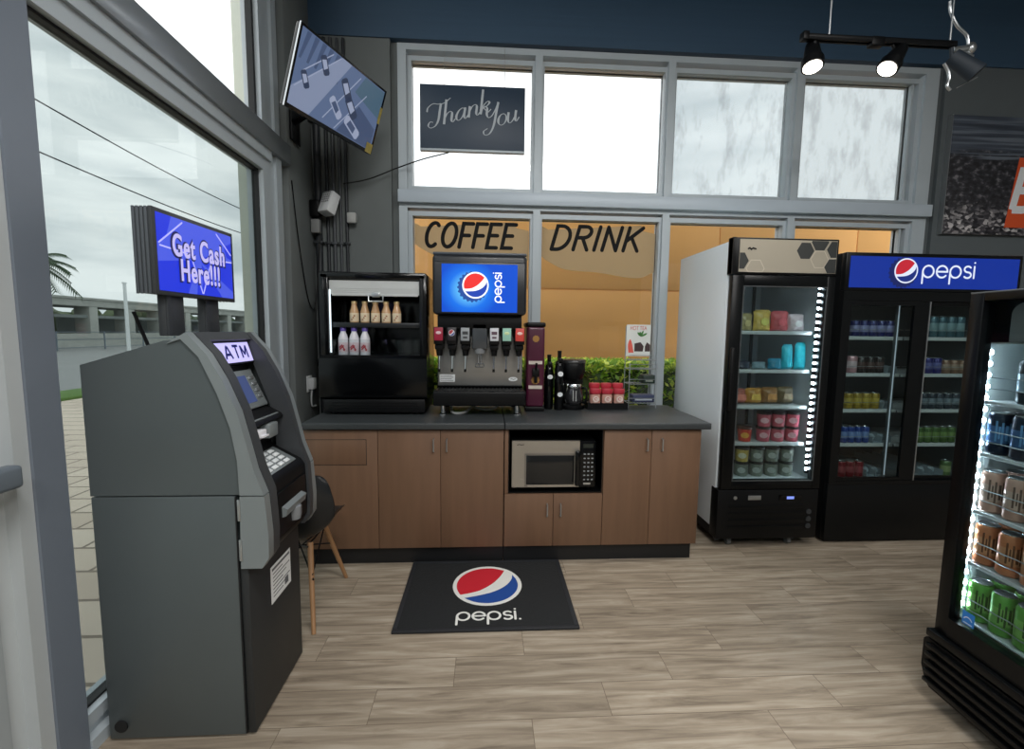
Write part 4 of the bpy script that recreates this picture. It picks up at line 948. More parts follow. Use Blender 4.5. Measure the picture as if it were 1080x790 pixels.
b = B(); b.flat(arc(0, 0, .030, .014, 0, 360, 28)[:-1], FRONT((.178, -.6005, 1.125)), th=.0015); e_ = b.out('oval_badge', white, sd)
b = B(); b.strokes([[(-.018, 0), (-.008, .003), (.0, -.002), (.018, .002)]], .003, FRONT((.178, -.6022, 1.125))); b.out('badge_mark', mat('ink_grey', (96, 98, 102), .8), e_)
b = B(); b.box(-.345, .255, -.765, -.60, .965, 1.062, .012, seg=3); b.box(-.335, .245, -.60, -.33, .965, 1.075); b.out('drip_tray', blackp, sd)
b = B()
for k in range(24): b.box(-.325+k*.0242, -.318+k*.0242, -.755, -.61, 1.062, 1.067)
b.box(-.333, .243, -.60, -.597, 1.064, 1.082); b.out('tray_grille', mat('tray_grille_metal', (40, 43, 46), .4, .5), sd)
for x in (-.285, .20):
    for y in (-.70, -.36): B().lathe((x, y, .8975), [(.024, 0), (.024, .008), (.014, .014), (.014, .07)], 14).out('leveling_foot', chrome if y < -.5 else blackp, sd)
hose = mat('grey_hose', (186, 188, 186), .4)
for pts, lab in (([(-.25, -.50, .948), (-.24, -.60, .925), (-.22, -.68, .907), (-.15, -.67, .908), (-.10, -.58, .93), (-.06, -.52, .948)], 'pale grey hose curling under the front foot of the soda dispenser'),
                 ([(-.13, -.46, .948), (-.09, -.52, .92), (-.01, -.56, .9068), (.06, -.53, .915), (.10, -.46, .948)], 'pale grey hose sagging in the middle below the soda dispenser')):
    o = B().tube(pts, .009, 8, smooth=6).out('drain_hose', hose); o['label'] = lab; o['category'] = 'hose'; o['group'] = 'hoses under the soda dispenser'
# ---- maroon tea dispenser
td = thing('tea_dispenser', 'tall maroon dispenser with gold emblems beside the soda machine', 'tea dispenser', (.335, -.46, .897))
mar = mat('maroon_gloss', (74, 20, 46), .3, 0, .08, 6, coat=.2)
b = B(); b.box(.272, .398, -.565, -.33, .925, 1.485, .02, seg=4); b.out('body', mar, td)
b = B(); b.box(.268, .402, -.57, -.325, 1.480, 1.512, .012, seg=3); b.out('lid', blackp, td); B().box(.268, .402, -.575, -.325, .8975, .93, .008).out('base', blackp, td)
gd = mat('emblem_gold', (170, 128, 70), .4, .3)
b = B()
for z, r in ((1.40, .024), (1.115, .030)):
    for k in range(10): b.flat(arc(r*.75*math.cos(k*.628), r*.75*math.sin(k*.628), r*.26, r*.26, 0, 360, 8)[:-1], FRONT((.335, -.565, z)), th=.0012+.0001*k)
    b.flat(arc(0, 0, r*.72, r*.72, 0, 360, 18)[:-1], FRONT((.335, -.565, z)), th=.0025)
b.out('emblem', gd, td)
b = B(); b.box(.288, .382, -.5675, -.5645, 1.225, 1.248); b.box(.288, .382, -.570, -.5645, 1.055, 1.078); b.out('label_band', mat('band_cream', (206, 196, 186), .5), td)
b = B(); b.box(.31, .36, -.60, -.56, 1.14, 1.20, .01); b.cyl((.335, -.595, 1.10), (.335, -.595, 1.15), .011, seg=12); b.tube([(.335, -.60, 1.19), (.335, -.62, 1.235)], .008, 8); b.out('spigot', blackp, td)
# ---- black flasks with pump arms
for i, (x, y, h, lab) in enumerate(((.445, -.455, .36, 'shorter black airpot with pump arm next to the maroon dispenser'), (.512, -.495, .39, 'taller black airpot with pump arm beside the coffee maker'))):
    t = thing('airpot', lab, 'airpot', (x, y, .897), 0, 'black airpots')
    B().lathe((x, y, .8975), [(.030, 0), (.034, .006), (.034, h-.10), (.029, h-.085), (.027, h-.05), (.02, h-.04)], 20).out('body', blackg, t)
    b = B(); b.box(x-.012, x+.016, y-.06, y+.02, .897+h-.045, .897+h-.02, .006); b.cyl((x, y, .897+h-.05), (x, y, .897+h+.03), .012, .015, 12); b.out('pump_arm', blackp, t)
    b = B()
    for z in ((1.01, .016), (1.155, .018)) if i else ((1.13, .016),):
        b.flat(arc(0, 0, .019, z[1], 0, 360, 20)[:-1], FRONT((x+.004, y-.0345, z[0])), th=.002)
    b.out('sticker', white, t)
# ---- coffee maker
cm = thing('coffee_maker', 'black drip coffee maker with a glass carafe on the counter', 'coffee maker', (.63, -.42, .897))
b = B(); b.lathe((.62, -.43, .8975), [(.088, 0), (.092, .006), (.092, .03), (.08, .036)], 26); b.box(.535, .705, -.41, -.33, .91, 1.21, .012); b.out('base', blackp, cm)
b = B(); b.lathe((.62, -.43, 1.10), [(.05, 0), (.075, .02), (.088, .07), (.090, .12), (.086, .128)], 26); b.out('brew_basket', blackp, cm)
b = B(); b.lathe((.62, -.43, 1.228), [(.093, 0), (.093, .016), (.085, .026), (.0, .030)], 26); b.out('lid', mat('lid_dark', (38, 38, 38), .3), cm)
cg = B(); cg.lathe((.628, -.455, .935), [(.055, 0), (.067, .02), (.070, .06), (.055, .11), (.048, .135)], 22)
cg = cg.out('carafe', mat('carafe_smoked_glass', (40, 40, 42), .06, 0, .02, 5, coat=.5), cm)
b = B(); b.lathe((.628, -.455, 1.055), [(.0555, 0), (.0565, .004), (.0515, .022), (.05, .024)], 22); b.out('carafe_band', chrome, cg)
b = B(); b.tube([(.67, -.50, 1.055), (.70, -.535, 1.05), (.70, -.535, .97), (.675, -.51, .95)], .008, 8, smooth=5); b.out('carafe_handle', blackp, cg)
b = B(); b.strokes([[(0, 0), (0, .07)], [(.02, .0), (.02, .07)]], .006, FRONT((.61, -.527, .965))); b.out('carafe_marks', mat('mark_grey', (168, 170, 170), .5), cg)
# ---- tray with jars
tr = thing('jar_tray', 'black open tray holding red-lidded jars', 'tray', (.855, -.435, .897))
b = B(); b.box(.722, 1.015, -.50, -.36, .8975, .904); b.box(.722, 1.015, -.50, -.495, .904, .945); b.box(.722, 1.015, -.365, -.36, .904, .945); b.box(.722, .727, -.495, -.365, .904, .945); b.box(1.01, 1.015, -.495, -.365, .904, .945)
b.out('tray', blackp, tr)
jar = mat('jar_pink_label', (196, 150, 136), .45, 0, .25, 26); rl = mat('lid_red', (186, 52, 66), .4, 0, .08, 12); cream = mat('label_cream', (224, 206, 196), .5)
j0 = None
for r_ in range(2):
    for i in range(3):
        x = .785+i*.087+(.006 if r_ else 0); y = -.452 if r_ == 0 else -.394; z = .9045 if r_ == 0 else .9395
        if r_ and i == 0: pass
        lab = '%s jar with red lid in the %s row of the black tray' % (('left', 'middle', 'right')[i], ('front', 'rear')[r_])
        if j0 is None:
            t = j0 = thing('creamer_jar', lab, 'jar', (x, y, z), 0, 'red-lidded jars in the tray', world=False)
            B().lathe((0, 0, 0), [(.036, 0), (.038, .004), (.038, .090), (.034, .10), (.034, .108)], 20, sx=1, sy=.72).out('body', jar, t)
            lb = B().flat(arc(0, 0, .024, .022, 0, 360, 20)[:-1], FRONT((0, -.0278, .066)), th=.002).out('round_label', cream, t)
            b = B(); b.strokes([arc(0, 0, .010, .009, 30, 300, 12)], .004, FRONT((0, -.030, .068))); b.out('label_mark', rl, lb)
            b = B(); b.lathe((0, 0, .103), [(.040, 0), (.042, .003), (.042, .030), (.040, .036), (.032, .037)], 20, sx=1, sy=.72); b.out('lid', rl, t)
        else: dup(j0, (x, y, z), lab)
o = B().box(.74, .978, -.418, -.372, .9042, .9390, .003).out('riser_block', blackp); o['label'] = 'black riser block under the rear jars in the tray'; o['category'] = 'riser'
# ---- tea rack
tk = thing('tea_rack', 'wire tea rack with a hot tea card at the window', 'rack', (1.15, -.37, .897))
wire = mat('rack_wire', (176, 182, 186), .3, .8)
xa, xb, ya_, yb_ = 1.040, 1.245, -.43, -.315
for x in (xa, xb):
    for y in (ya_, yb_): B().cyl((x, y, .8975), (x, y, 1.50 if y > -.4 else 1.23), .0035, seg=8).out('upright', wire, tk)
for z, m in ((.935, 0), (1.075, 1), (1.185, 1), (1.25, 2)):
    b = B(); P = [(xa, ya_, z), (xb, ya_, z), (xb, yb_, z), (xa, yb_, z), (xa, ya_, z)]
    if z > 1.21: P = [(x, y if y > -.4 else -.41, zz) for x, y, zz in P]
    for p, q in zip(P, P[1:]): b.cyl(p, q, .003, seg=6)
    for k in range(1, 8): x = xa+(xb-xa)*k/8; b.cyl((x, P[0][1], z), (x, yb_, z), .0018, seg=6)
    for p, q in zip(P[:1], P[1:2]): b.cyl((p[0], p[1], z+.035), (q[0], q[1], z+.035), .0025, seg=6)
    b.out('wire_shelf', wire, tk)
cd = B().box(xa+.002, xb-.02, -.322, -.319, 1.275, 1.51).out('card', mat('card_white', (214, 218, 214), .6), tk)
Mc_ = FRONT((1.14, -.3222, 1.40))
b = B(); b.text('HOT TEA', Mc_ @ Matrix.Translation((-.008, .085, 0)), w=.125, h=.03, ext=.0003); b.out('card_lettering', mat('card_red', (196, 60, 58), .6), cd)
b = B()
for a, L in ((2.2, .045), (1.2, .05), (.5, .055), (1.75, .04)):
    q = [(0, 0), (L*.4, .009), (L*.8, .008), (L, 0), (L*.7, -.006), (L*.3, -.005)]
    b.flat([(x*math.cos(a)-y*math.sin(a)+.012, x*math.sin(a)+y*math.cos(a)+.02) for x, y in q], Mc_, th=.0006)
b.out('card_leaves', mat('card_green', (70, 128, 62), .6), cd)
b = B(); b.flat(cr2([(-.08, -.10), (-.085, -.04), (-.07, .0), (-.055, -.03), (-.04, -.10)], 5), Mc_, 0, .0005); b.out('card_red_cup', mat('card_red_light', (222, 96, 80), .6), cd)
b = B(); b.flat([(-.035, -.09), (.03, -.09), (.035, -.05), (.01, -.02), (-.035, -.03)], Mc_, 0, .0006); b.flat([(.045, -.09), (.085, -.09), (.085, -.04), (.06, -.02), (.045, -.05)], Mc_, 0, .0006); b.out('card_tea_photo', mat('card_dark', (62, 44, 44), .6), cd)
for i, (z, c, lab) in enumerate(((.939, (46, 54, 84), 'dark blue tea box lying on the lowest wire shelf of the tea rack'), (1.079, (26, 42, 36), 'dark green tea box on the second wire shelf of the tea rack'))):
    t = thing('tea_box', lab, 'box', (1.15, -.37, z), 0, 'tea boxes on the rack')
    B().box(1.075 if i == 0 else 1.15, 1.235, -.42, -.33, z+.0005, z+(.055 if i == 0 else .062), .002).out('carton', mat('tea_box_%d' % i, c, .5), t)
    B().box(1.09 if i == 0 else 1.165, 1.22, -.4215, -.4195, z+.015, z+.03).out('label', mat('tea_label_%d' % i, (196, 204, 214) if i == 0 else (150, 160, 150), .5), t)
# ---- floor mat
fm = thing('floor_mat', 'black floor mat with a round red white and blue logo before the counter', 'floor mat', (.005, -1.26, 0))
B().box(-.448, .462, -1.585, -.93, .0005, .012, .004).out('rubber_mat', mat('mat_black', (24, 26, 28), .9, 0, .2, 60, .3), fm)
b = B(); 
for x0, x1, y0, y1 in ((-.448, .462, -1.585, -1.562), (-.448, .462, -.953, -.93), (-.448, -.425, -1.562, -.953), (.439, .462, -1.562, -.953)): b.box(x0, x1, y0, y1, .006, .0135, .002)
b.out('rubber_border', mat('mat_border', (36, 38, 42), .6), fm)
Mm = frame((.011, -1.20, .0122), (1, 0, 0), (0, 1, 0))
b = B(); add_globe(b, Mm, .195, 0, 0, .0006); b.out('round_logo', [mat('mat_white', (226, 226, 222), .8), mat('mat_red', (196, 26, 44), .8), mat('mat_blue', (22, 70, 148), .8)], fm)
b = B(); add_wordmark(b, frame((.005, -1.483, .0122), (1, 0, 0), (0, 1, 0)), .30, dot=True); b.out('wordmark', mat('mat_white', (226, 226, 222), .8), fm)
# ================================================================== UPRIGHT COOLERS
def place(label, x, y, z): pass
cabw = mat('cooler_white', (228, 236, 241), .3, 0, .03, 3)
led = glow('led_strip', (226, 240, 255), 9)
innr = mat('liner_grey', (206, 212, 216), .4, 0, .04, 5)
shelfm = mat('shelf_white_wire', (206, 210, 212), .35, .2, .04, 20)
dgl = glass('cooler_glass', (236, 244, 244), .93, .022)
frk = mat('frame_black', (7, 9, 11), .3, 0, .06, 20, spec=.25)
wf = thing('upright_freezer', 'white-sided single-door upright cooler with hexagon pattern header', 'upright cooler', (1.91, -.4, 0))
a0, a1, yf = 1.560, 2.258, -.80
b = B(); b.box(a0, a0+.03, -.745, -.02, .12, 2.045, .004); b.box(a1-.03, a1, -.745, -.02, .12, 2.045, .004); b.box(a0+.03, a1-.03, -.745, -.02, 1.86, 2.045); b.box(a0+.03, a1-.03, -.745, -.02, .12, .45); b.box(a0+.03, a1-.03, -.06, -.02, .45, 1.86)
b.out('cabinet', cabw, wf)
b = B(); b.box(a0+.031, a0+.037, -.74, -.061, .455, 1.855); b.box(a1-.037, a1-.031, -.74, -.061, .455, 1.855); b.box(a0+.037, a1-.037, -.068, -.061, .455, 1.855); b.box(a0+.037, a1-.037, -.74, -.07, 1.85, 1.856); b.box(a0+.037, a1-.037, -.74, -.07, .451, .462)
b.out('liner', innr, wf)
b = B(); b.box(a0-.003, a1+.003, -.80, -.748, 1.832, 2.062, .006); b.box(a0-.003, a0+.02, -.80, -.745, 1.832, 2.062); hb = b.out('header', blackp, wf)
hx0, hx1, hz0, hz1 = a0+.04, a1-.012, 1.845, 2.05
B().box(hx0, hx1, -.8035, -.80, hz0, hz1).out('header_panel', mat('header_steel', (190, 182, 166), .3, .55, .05, 3), hb)
def hexa(cx, cz, r): return clip([(cx+r*math.cos(PI/3*k), cz+r*math.sin(PI/3*k)) for k in range(6)], hx0+.002, hx1-.002, hz0+.002, hz1-.002)
Mh = frame((0, -.8035, 0), (1, 0, 0), (0, 0, 1))
R_ = .060
for cx, cz in ((2.035, 1.985), (2.13, 2.04), (2.235, 1.995), (2.225, 1.885), (hx0+.005, 1.915)): B().flat(hexa(cx, cz, R_*.97), Mh, 0, .0008).out('dark_hexagon', mat('hexagon_dark', (66, 68, 68), .35, .4), hb)
b = B()
for cx, cz in ((2.132, 1.932), (hx0+.108, 1.868)):
    q = hexa(cx, cz, R_)
    b.strokes([q+[q[0]]], .005, Mh, 0, .0006, caps=0)
b.strokes([[(2.192, 1.935), (2.24, 1.94)]], .006, Mh, 0, .0006)
b.out('light_hexagons', mat('hexagon_line', (216, 208, 192), .35, .4), hb)
b = B(); b.strokes([[(0, 0), (.01, .006), (.02, -.004), (.03, .005), (.05, 0)]], .009, FRONT((1.655, -.8042, 1.99))); b.out('badge', blackp, hb)
# door
dr = B(); x0, x1, z0, z1 = a0+.008, a1-.002, .412, 1.826
dr.box(x0, x0+.075, -.80, -.752, z0, z1, .004); dr.box(x1-.055, x1, -.80, -.752, z0, z1, .004); dr.box(x0+.075, x1-.055, -.80, -.752, z0, z0+.058, .004); dr.box(x0+.075, x1-.055, -.80, -.752, z1-.070, z1, .004)
dr = dr.out('door', frk, wf)
B().box(x0+.074, x1-.054, -.778, -.774, z0+.057, z1-.069).out('pane', dgl, dr)
b = B(); b.box(x0+.004, x0+.03, -.83, -.80, .95, 1.36, .008); b.out('handle', blackp, dr)
b = B(); b.ring(x0+.072, x1-.052, z0+.055, z1-.067, .006, -.803, -.798); b.out('glass_trim', mat('trim_grey', (88, 92, 94), .35, .5), dr)
# grille
gr_ = B(); gr_.box(a0-.004, a1+.002, -.795, -.70, .062, .405, .006); gr_ = gr_.out('grille', blackp, wf)
b = B()
for k in range(4): b.box(a0+.07, a1-.10, -.800, -.794, .13+k*.048, .155+k*.048, .003)
b.out('louvre', frk, gr_)
b = B()
for k in range(3): b.cyl((a1-.06, -.7945, .15+k*.05), (a1-.06, -.80, .15+k*.05), .018, seg=14)
b.out('vent_rings', mat('vent_grey', (52, 55, 58), .4), gr_)
B().box(1.765, 1.855, -.7985, -.794, .335, .365, .002).out('name_plate', silver, gr_)
b = B(); b.box(1.98, 2.14, -.7985, -.794, .33, .37, .002); kd = b.out('control_panel', blackg, gr_)
B().box(2.035, 2.085, -.7995, -.798, .340, .358).out('display', glow('display_blue', (120, 140, 230), 1.2), kd)
B().cyl((1.675, -.794, .35), (1.675, -.80, .35), .012, seg=14).out('lock', silver, gr_)
B().box(a0-.002, a0+.001, -.74, -.03, .062, .118).out('side_skirt', blackp, wf)
b = B(); b.box(a0+.001, a1-.001, -.70, -.03, .062, .119); b.out('underframe', blackp, wf)
for x in (a0+.06, a0+.11, a1-.16, a1-.09):
    for y in ((-.74,) if x in (a0+.11, a1-.16) else (-.68, -.08)):
        c_ = B(); c_.cyl((x-.012, y, .028), (x+.012, y, .028), .027, seg=18); c_ = c_.out('caster', mat('caster_grey', (96, 98, 98), .5), wf)
        B().box(x-.018, x+.018, y-.02, y+.02, .045, .062, .003).out('caster_fork', silver, c_)
# shelves and led strip
WZ = [1.468, 1.209, .964, .709, .4622]
for z in WZ[:4]:
    b = B(); b.box(a0+.04, a1-.075, -.715, -.09, z-.008, z-.002); b.box(a0+.04, a1-.075, -.722, -.714, z-.02, z+.004, .002); b.out('shelf', shelfm, wf)
b = B(); 
b.box(a1-.064, a1-.040, -.742, -.728, .50, 1.80); st = b.out('led_housing', blackp, wf)
b = B()
for k in range(28): b.box(a1-.068, a1-.056, -.7465, -.7385, .525+k*.0455, .540+k*.0455)
b.out('led', glow('led_white', (232, 242, 255), 75), st)
b = B()
for x in (a0+.12, a1-.10): b.box(x-.01, x+.01, -.085, -.07, .47, 1.84)
b.out('shelf_standard', mat('standard_grey', (74, 78, 80), .5), wf)
# stock: one by one
def tag1(o, label, cat, grp=None):
    o['label'] = label; o['category'] = cat
    if grp: o['group'] = grp
    return o
fx = lambda u: a0+.155+u*.96            # u metres from the glass edge
bagm = {}
def bagmat(c, k=.25): return mat('bag_%d_%d_%d' % c, c, .3, 0, k+.2, 30, .5)
for u, w, h, c, lab in ((.070, .10, .125, (176, 160, 112), 'tan snack bag at the left end of the top shelf in the white cooler'), (.195, .125, .15, (212, 180, 92), 'yellow snack bag second on the top shelf in the white cooler'),
                        (.325, .13, .145, (186, 78, 84), 'red snack bag in the middle of the top shelf in the white cooler'), (.45, .12, .125, (192, 176, 178), 'pale pink snack bag at the right of the top shelf in the white cooler')):
    t = thing('snack_bag', lab, 'bag', (fx(u), -.60, WZ[0]), 0, 'bags on the top shelf of the white cooler', world=False)
    B().bag((0, 0, .001), w, h, .08).out('pouch', bagmat(c), t)
    b = B(); b.box(-w*.40, w*.40, -.004, .004, h*.90, h*1.0, .002); b.out('top_seal', bagmat(c), t)
    b = B(); b.flat(arc(0, 0, w*.22, h*.18, 0, 360, 16)[:-1], FRONT((0, -.036, h*.45)), th=.006); b.out('printed_patch', bagmat(tuple(min(255, int(v*1.18)+10) for v in c)), t)
for u, w, h, c, lab, y in ((.388, .080, .17, (40, 186, 206), 'upright teal bag left of its teal twin on the second shelf', -.62), (.478, .080, .185, (46, 200, 220), 'upright teal bag at the right end of the second shelf', -.63),
                        (.285, .10, .075, (28, 122, 150), 'low dark teal bag lying before the upright teal bags', -.64), (.175, .10, .05, (120, 146, 156), 'flat grey-blue bag lying on the second shelf of the white cooler', -.63), (.062, .11, .055, (44, 48, 66), 'flat dark navy bag at the left of the second shelf', -.62)):
    t = thing('snack_bag', lab, 'bag', (fx(u), y, WZ[1]), 0, 'bags on the second shelf of the white cooler', world=False)
    B().bag((0, 0, .001), w, h, .07).out('pouch', bagmat(c), t)
    b = B(); b.box(-w*.38, w*.38, -.003, .003, h*.90, h*1.02, .002); b.out('top_seal', bagmat(c), t)
for u, w, h, c, lab in ((.055, .10, .105, (168, 92, 78), 'reddish snack pack at the left of the middle shelf in the white cooler'), (.165, .12, .11, (184, 132, 60), 'orange snack pack second on the middle shelf in the white cooler'),
                        (.285, .12, .115, (140, 98, 54), 'brown snack pack third on the middle shelf in the white cooler'), (.405, .12, .12, (104, 88, 60), 'dark olive snack pack at the right of the middle shelf in the white cooler')):
    t = thing('snack_pack', lab, 'pack', (fx(u), -.60, WZ[2]), 0, 'packs on the middle shelf of the white cooler', world=False)
    B().bag((0, 0, .001), w, h, .085, top=.25).out('pouch', bagmat(c, .4), t)
    b = B(); b.box(-w*.42, w*.42, -.004, .004, h*.92, h*1.0, .002); b.out('top_seal', bagmat(c, .4), t)
    b = B(); b.flat([(-.035, -.02), (.035, -.02), (.03, .02), (-.03, .02)], FRONT((0, -.040, h*.45)), th=.006); b.out('printed_patch', bagmat(tuple(min(255, int(v*1.3)+14) for v in c)), t)
def tub(loc, label, grp, c, cl, cp):
    t = thing('ice_cream_tub', label, 'tub', loc, -.45, grp, world=False)
    B().lathe((0, 0, .0005), [(.038, 0), (.040, .002), (.046, .086), (.046, .088)], 20).out('cup', mat('tub_%d_%d_%d' % c, c, .45, 0, .5, 42), t)
    B().lathe((0, 0, .087), [(.0485, 0), (.0485, .013), (.045, .015)], 20).out('lid', mat('tublid_%d_%d_%d' % cl, cl, .4), t)
    b = B(); b.flat(arc(0, 0, .026, .020, 0, 360, 18)[:-1], frame((0, -.0438, .046), (1, 0, 0), (0, -.08, 1)), th=.0015); b.out('printed_patch', mat('tubprint_%d_%d_%d' % cp, cp, .45, 0, .3, 60), t)
    return t
g4 = 'tubs on the fourth shelf of the white cooler'
pk = dict(c=(188, 84, 100), cl=(40, 26, 30), cp=(222, 170, 178))
t0 = None; nm = ('left', 'middle', 'right')
for r_ in range(2):
    for i in range(3):
        lab = '%s pink ice cream tub in the %s row on the fourth shelf' % (nm[i], ('lower', 'upper')[r_])
        loc = (fx(.225+i*.106), -.655, WZ[3]+r_*.1035)
        t0 = tub(loc, lab, g4, **pk) if t0 is None else dup(t0, loc, lab)
tub((fx(.085), -.655, WZ[3]), 'single orange-red tub beside the pink tubs on the fourth shelf', g4, (200, 64, 48), (70, 40, 34), (226, 160, 70))
g5 = 'tubs on the bottom shelf of the white cooler'
t1 = None
for r_ in range(2):
    for i in range(4):
        lab = '%s grey tub in the %s row on the bottom shelf of the white cooler' % (('first', 'second', 'third', 'fourth')[i], ('lower', 'upper')[r_])
        loc = (fx(.075+i*.112), -.655, WZ[4]+r_*.1035)
        if r_ == 1 and i == 0: tub(loc, 'yellow-banded tub on top of the leftmost grey tub', g5, (190, 164, 84), (38, 36, 32), (212, 206, 180))
        else: t1 = tub(loc, lab, g5, (116, 122, 112), (30, 32, 32), (166, 170, 166)) if t1 is None else dup(t1, loc, lab)
# ---------------------------------------------------------------- wide drink cooler
pcx = thing('drink_cooler', 'wide black two-door drink cooler with lit blue header', 'drink cooler', (2.97, -.4, 0))
c0, c1 = 2.357, 3.600
b = B(); b.box(c0, c0+.04, -.71, -.03, .012, 1.995, .006); b.box(c1-.04, c1, -.71, -.03, .012, 1.995, .006); b.box(c0+.04, c1-.04, -.71, -.03, 1.70, 1.995); b.box(c0+.04, c1-.04, -.71, -.03, .012, .425); b.box(c0+.04, c1-.04, -.07, -.03, .425, 1.70)
b.out('cabinet', frk, pcx)
lin_d = mat('liner_dark_grey', (92, 98, 102), .5, 0, .06, 5)
b = B(); b.box(c0+.041, c0+.047, -.66, -.072, .43, 1.695); b.box(c1-.047, c1-.041, -.66, -.072, .43, 1.695); b.box(c0+.047, c1-.047, -.078, -.072, .43, 1.695); b.box(c0+.047, c1-.047, -.66, -.08, 1.688, 1.695); b.box(c0+.047, c1-.047, -.66, -.08, .4255, .432)
b.out('liner', lin_d, pcx)
b = B(); b.box(c0, c1, -.752, -.711, 1.745, 1.995, .006); h_ = b.out('header', frk, pcx)
bl = glow('header_blue_glow', (13, 45, 142), .9)
hp = B().box(c0+.028, c1-.028, -.7555, -.752, 1.766, 1.970).out('light_panel', bl, h_)
Mg = FRONT((2.772, -.7556, 1.880))
b = B(); add_crown(b, Mg, .098, 0, (-.02, -.012), z=.0002); b.out('bottle_crown', glow('crown_navy_glow', (22, 34, 96), .8), hp)
hw, hr, hb_ = glow('header_white', (214, 222, 240), .95), glow('header_red', (186, 34, 50), .9), glow('header_logo_blue', (24, 44, 120), .9)
b = B(); add_globe(b, Mg, .082, -.22, .001, .0008); b.out('round_logo', [hw, hr, hb_], hp)
b = B(); add_wordmark(b, FRONT((3.07, -.7556, 1.872)), .37, wt=.15, z=.0006); b.out('wordmark', hw, hp)
b = B(); b.box(c0+.002, c1-.002, -.748, -.711, .012, .418, .004); b.out('base_panel', frk, pcx)
b = B(); b.box(c0+.002, c1-.002, -.752, -.711, 1.682, 1.744); b.box(c0+.002, c1-.002, -.752, -.711, .419, .446); b.box(c0+.002, c0+.045, -.752, -.711, .446, 1.682); b.box(c1-.045, c1-.002, -.752, -.711, .446, 1.682); b.out('door_frame', frk, pcx)
for k, (x0, x1, y0, wl_, wr_) in enumerate(((c0+.046, 2.985, -.745, .022, .115), (2.905, c1-.046, -.722, .085, .022))):
    d = B(); y1 = y0+.018; z0, z1 = .447, 1.681
    d.box(x0, x0+wl_, y0, y1, z0, z1); d.box(x1-wr_, x1, y0, y1, z0, z1); d.box(x0+wl_, x1-wr_, y0, y1, z0, z0+.022); d.box(x0+wl_, x1-wr_, y0, y1, z1-.028, z1)
    d = d.out('door', frk, pcx)
    B().box(x0+wl_-.004, x1-wr_+.004, y0+.007, y0+.010, z0+.02, z1-.026).out('pane', dgl, d)
    if k == 0: B().box(x1-.010, x1-.004, y0-.004, y0, z0, z1).out('edge_handle', silver, d)
PZ = [1.441, 1.184, .929, .683, .4325]
for z in PZ[:4]:
    for x0, x1 in ((c0+.05, 2.90), (2.915, c1-.05)):
        b = B(); b.box(x0, x1, -.640, -.085, z-.008, z-.002); b.box(x0, x1, -.650, -.640, z-.022, z+.003, .002); sh = b.out('shelf', shelfm, pcx)
        B().cyl((x0, -.646, z+.05), (x1, -.646, z+.05), .002, seg=6).out('front_wire', wire, sh)
b = B(); b.box(2.83, 2.85, -.665, -.65, .44, 1.68); l_ = b.out('led_housing', lin_d, pcx)
B().box(2.836, 2.841, -.667, -.665, .46, 1.66).out('led', glow('mullion_reflection_glow', (214, 228, 240), .5), l_)  # dim glowing strip stands in for dotted reflections at the mullion
b = B(); b.box(2.885, 2.905, -.085, -.08, .44, 1.68); b.box(2.60, 2.61, -.085, -.08, .44, 1.68); b.out('shelf_standard', shelfm, pcx)
al = mat('can_aluminium', (196, 200, 202), .25, .9, .02, 10)
def can(loc, label, grp, c, c2, r=.031, h=.115, name='drink_can'):
    """a can: printed body, band, aluminium ends"""
    m1 = mat('can_%d_%d_%d' % c, c, .3, .25, .08, 14); m2 = mat('can_%d_%d_%d' % c2, c2, .3, .25, .1, 30)
    t = thing(name, label, 'can', loc, 0, grp, world=False)
    B().lathe((0, 0, .0005), [(r*.80, 0), (r, h*.05), (r, h*.28), (r*1.003, h*.285), (r*1.003, h*.68), (r, h*.685), (r, h*.90), (r*.84, h*.975)], 18, mis=[0, 0, 0, 1, 0, 0, 0, 0]).out('body', [m1, m2], t)
    B().lathe((0, 0, h*.97), [(r*.86, 0), (r*.86, h*.02), (r*.80, h*.03), (r*.78, h*.018)], 18).out('top', al, t)
    return t
def row(x0, n, pitch, z, y, what, where, grp, c, c2, **k):
    t = None
    for i in range(n):
        lab = '%s %s on %s' % (ORDN[i], what, where); loc = (x0+i*pitch, y, z)
        t = can(loc, lab, grp, c, c2, **k) if t is None else dup(t, loc, lab)
W = 'of the wide drink cooler'
row(2.580, 5, .063, PZ[0], -.605, 'navy can from the left', 'the left top shelf '+W, 'navy cans '+W, (24, 30, 96), (150, 150, 190))
row(2.652, 3, .066, PZ[1], -.600, 'dark brown can', 'the left second shelf '+W, 'brown cans '+W, (34, 26, 26), (92, 70, 66))
can((2.578, -.600, PZ[1]), 'pink and white tall can beside the dark brown cans in the drink cooler', 'single cans '+W, (186, 140, 146), (220, 196, 200), .036, .125)
row(2.572, 4, .066, PZ[2], -.605, 'golden yellow can', 'the left third shelf '+W, 'yellow cans '+W, (150, 124, 36), (190, 168, 74))
row(2.562, 4, .054, PZ[3], -.605, 'slim blue can', 'the left fourth shelf '+W, 'blue cans '+W, (36, 66, 140), (120, 146, 196), r=.025, h=.118)
row(2.562, 3, .066, PZ[4], -.605, 'dark red can', 'the left bottom '+W, 'red cans '+W, (120, 18, 30), (160, 70, 78))
row(3.150, 4, .068, PZ[0], -.605, 'teal grey bottle can', 'the right top shelf '+W, 'teal cans '+W, (58, 92, 104), (132, 160, 166), r=.032, h=.150)
row(3.145, 2, .066, PZ[1], -.605, 'indigo can', 'the right second shelf '+W, 'indigo cans '+W, (36, 34, 110), (110, 112, 170))
row(3.280, 3, .066, PZ[1], -.605, 'tan can', 'the right second shelf '+W, 'tan cans '+W, (128, 96, 76), (168, 146, 128), h=.10)
row(3.138, 5, .061, PZ[2], -.605, 'charcoal can', 'the right third shelf '+W, 'charcoal cans '+W, (40, 50, 62), (120, 132, 142), r=.029)
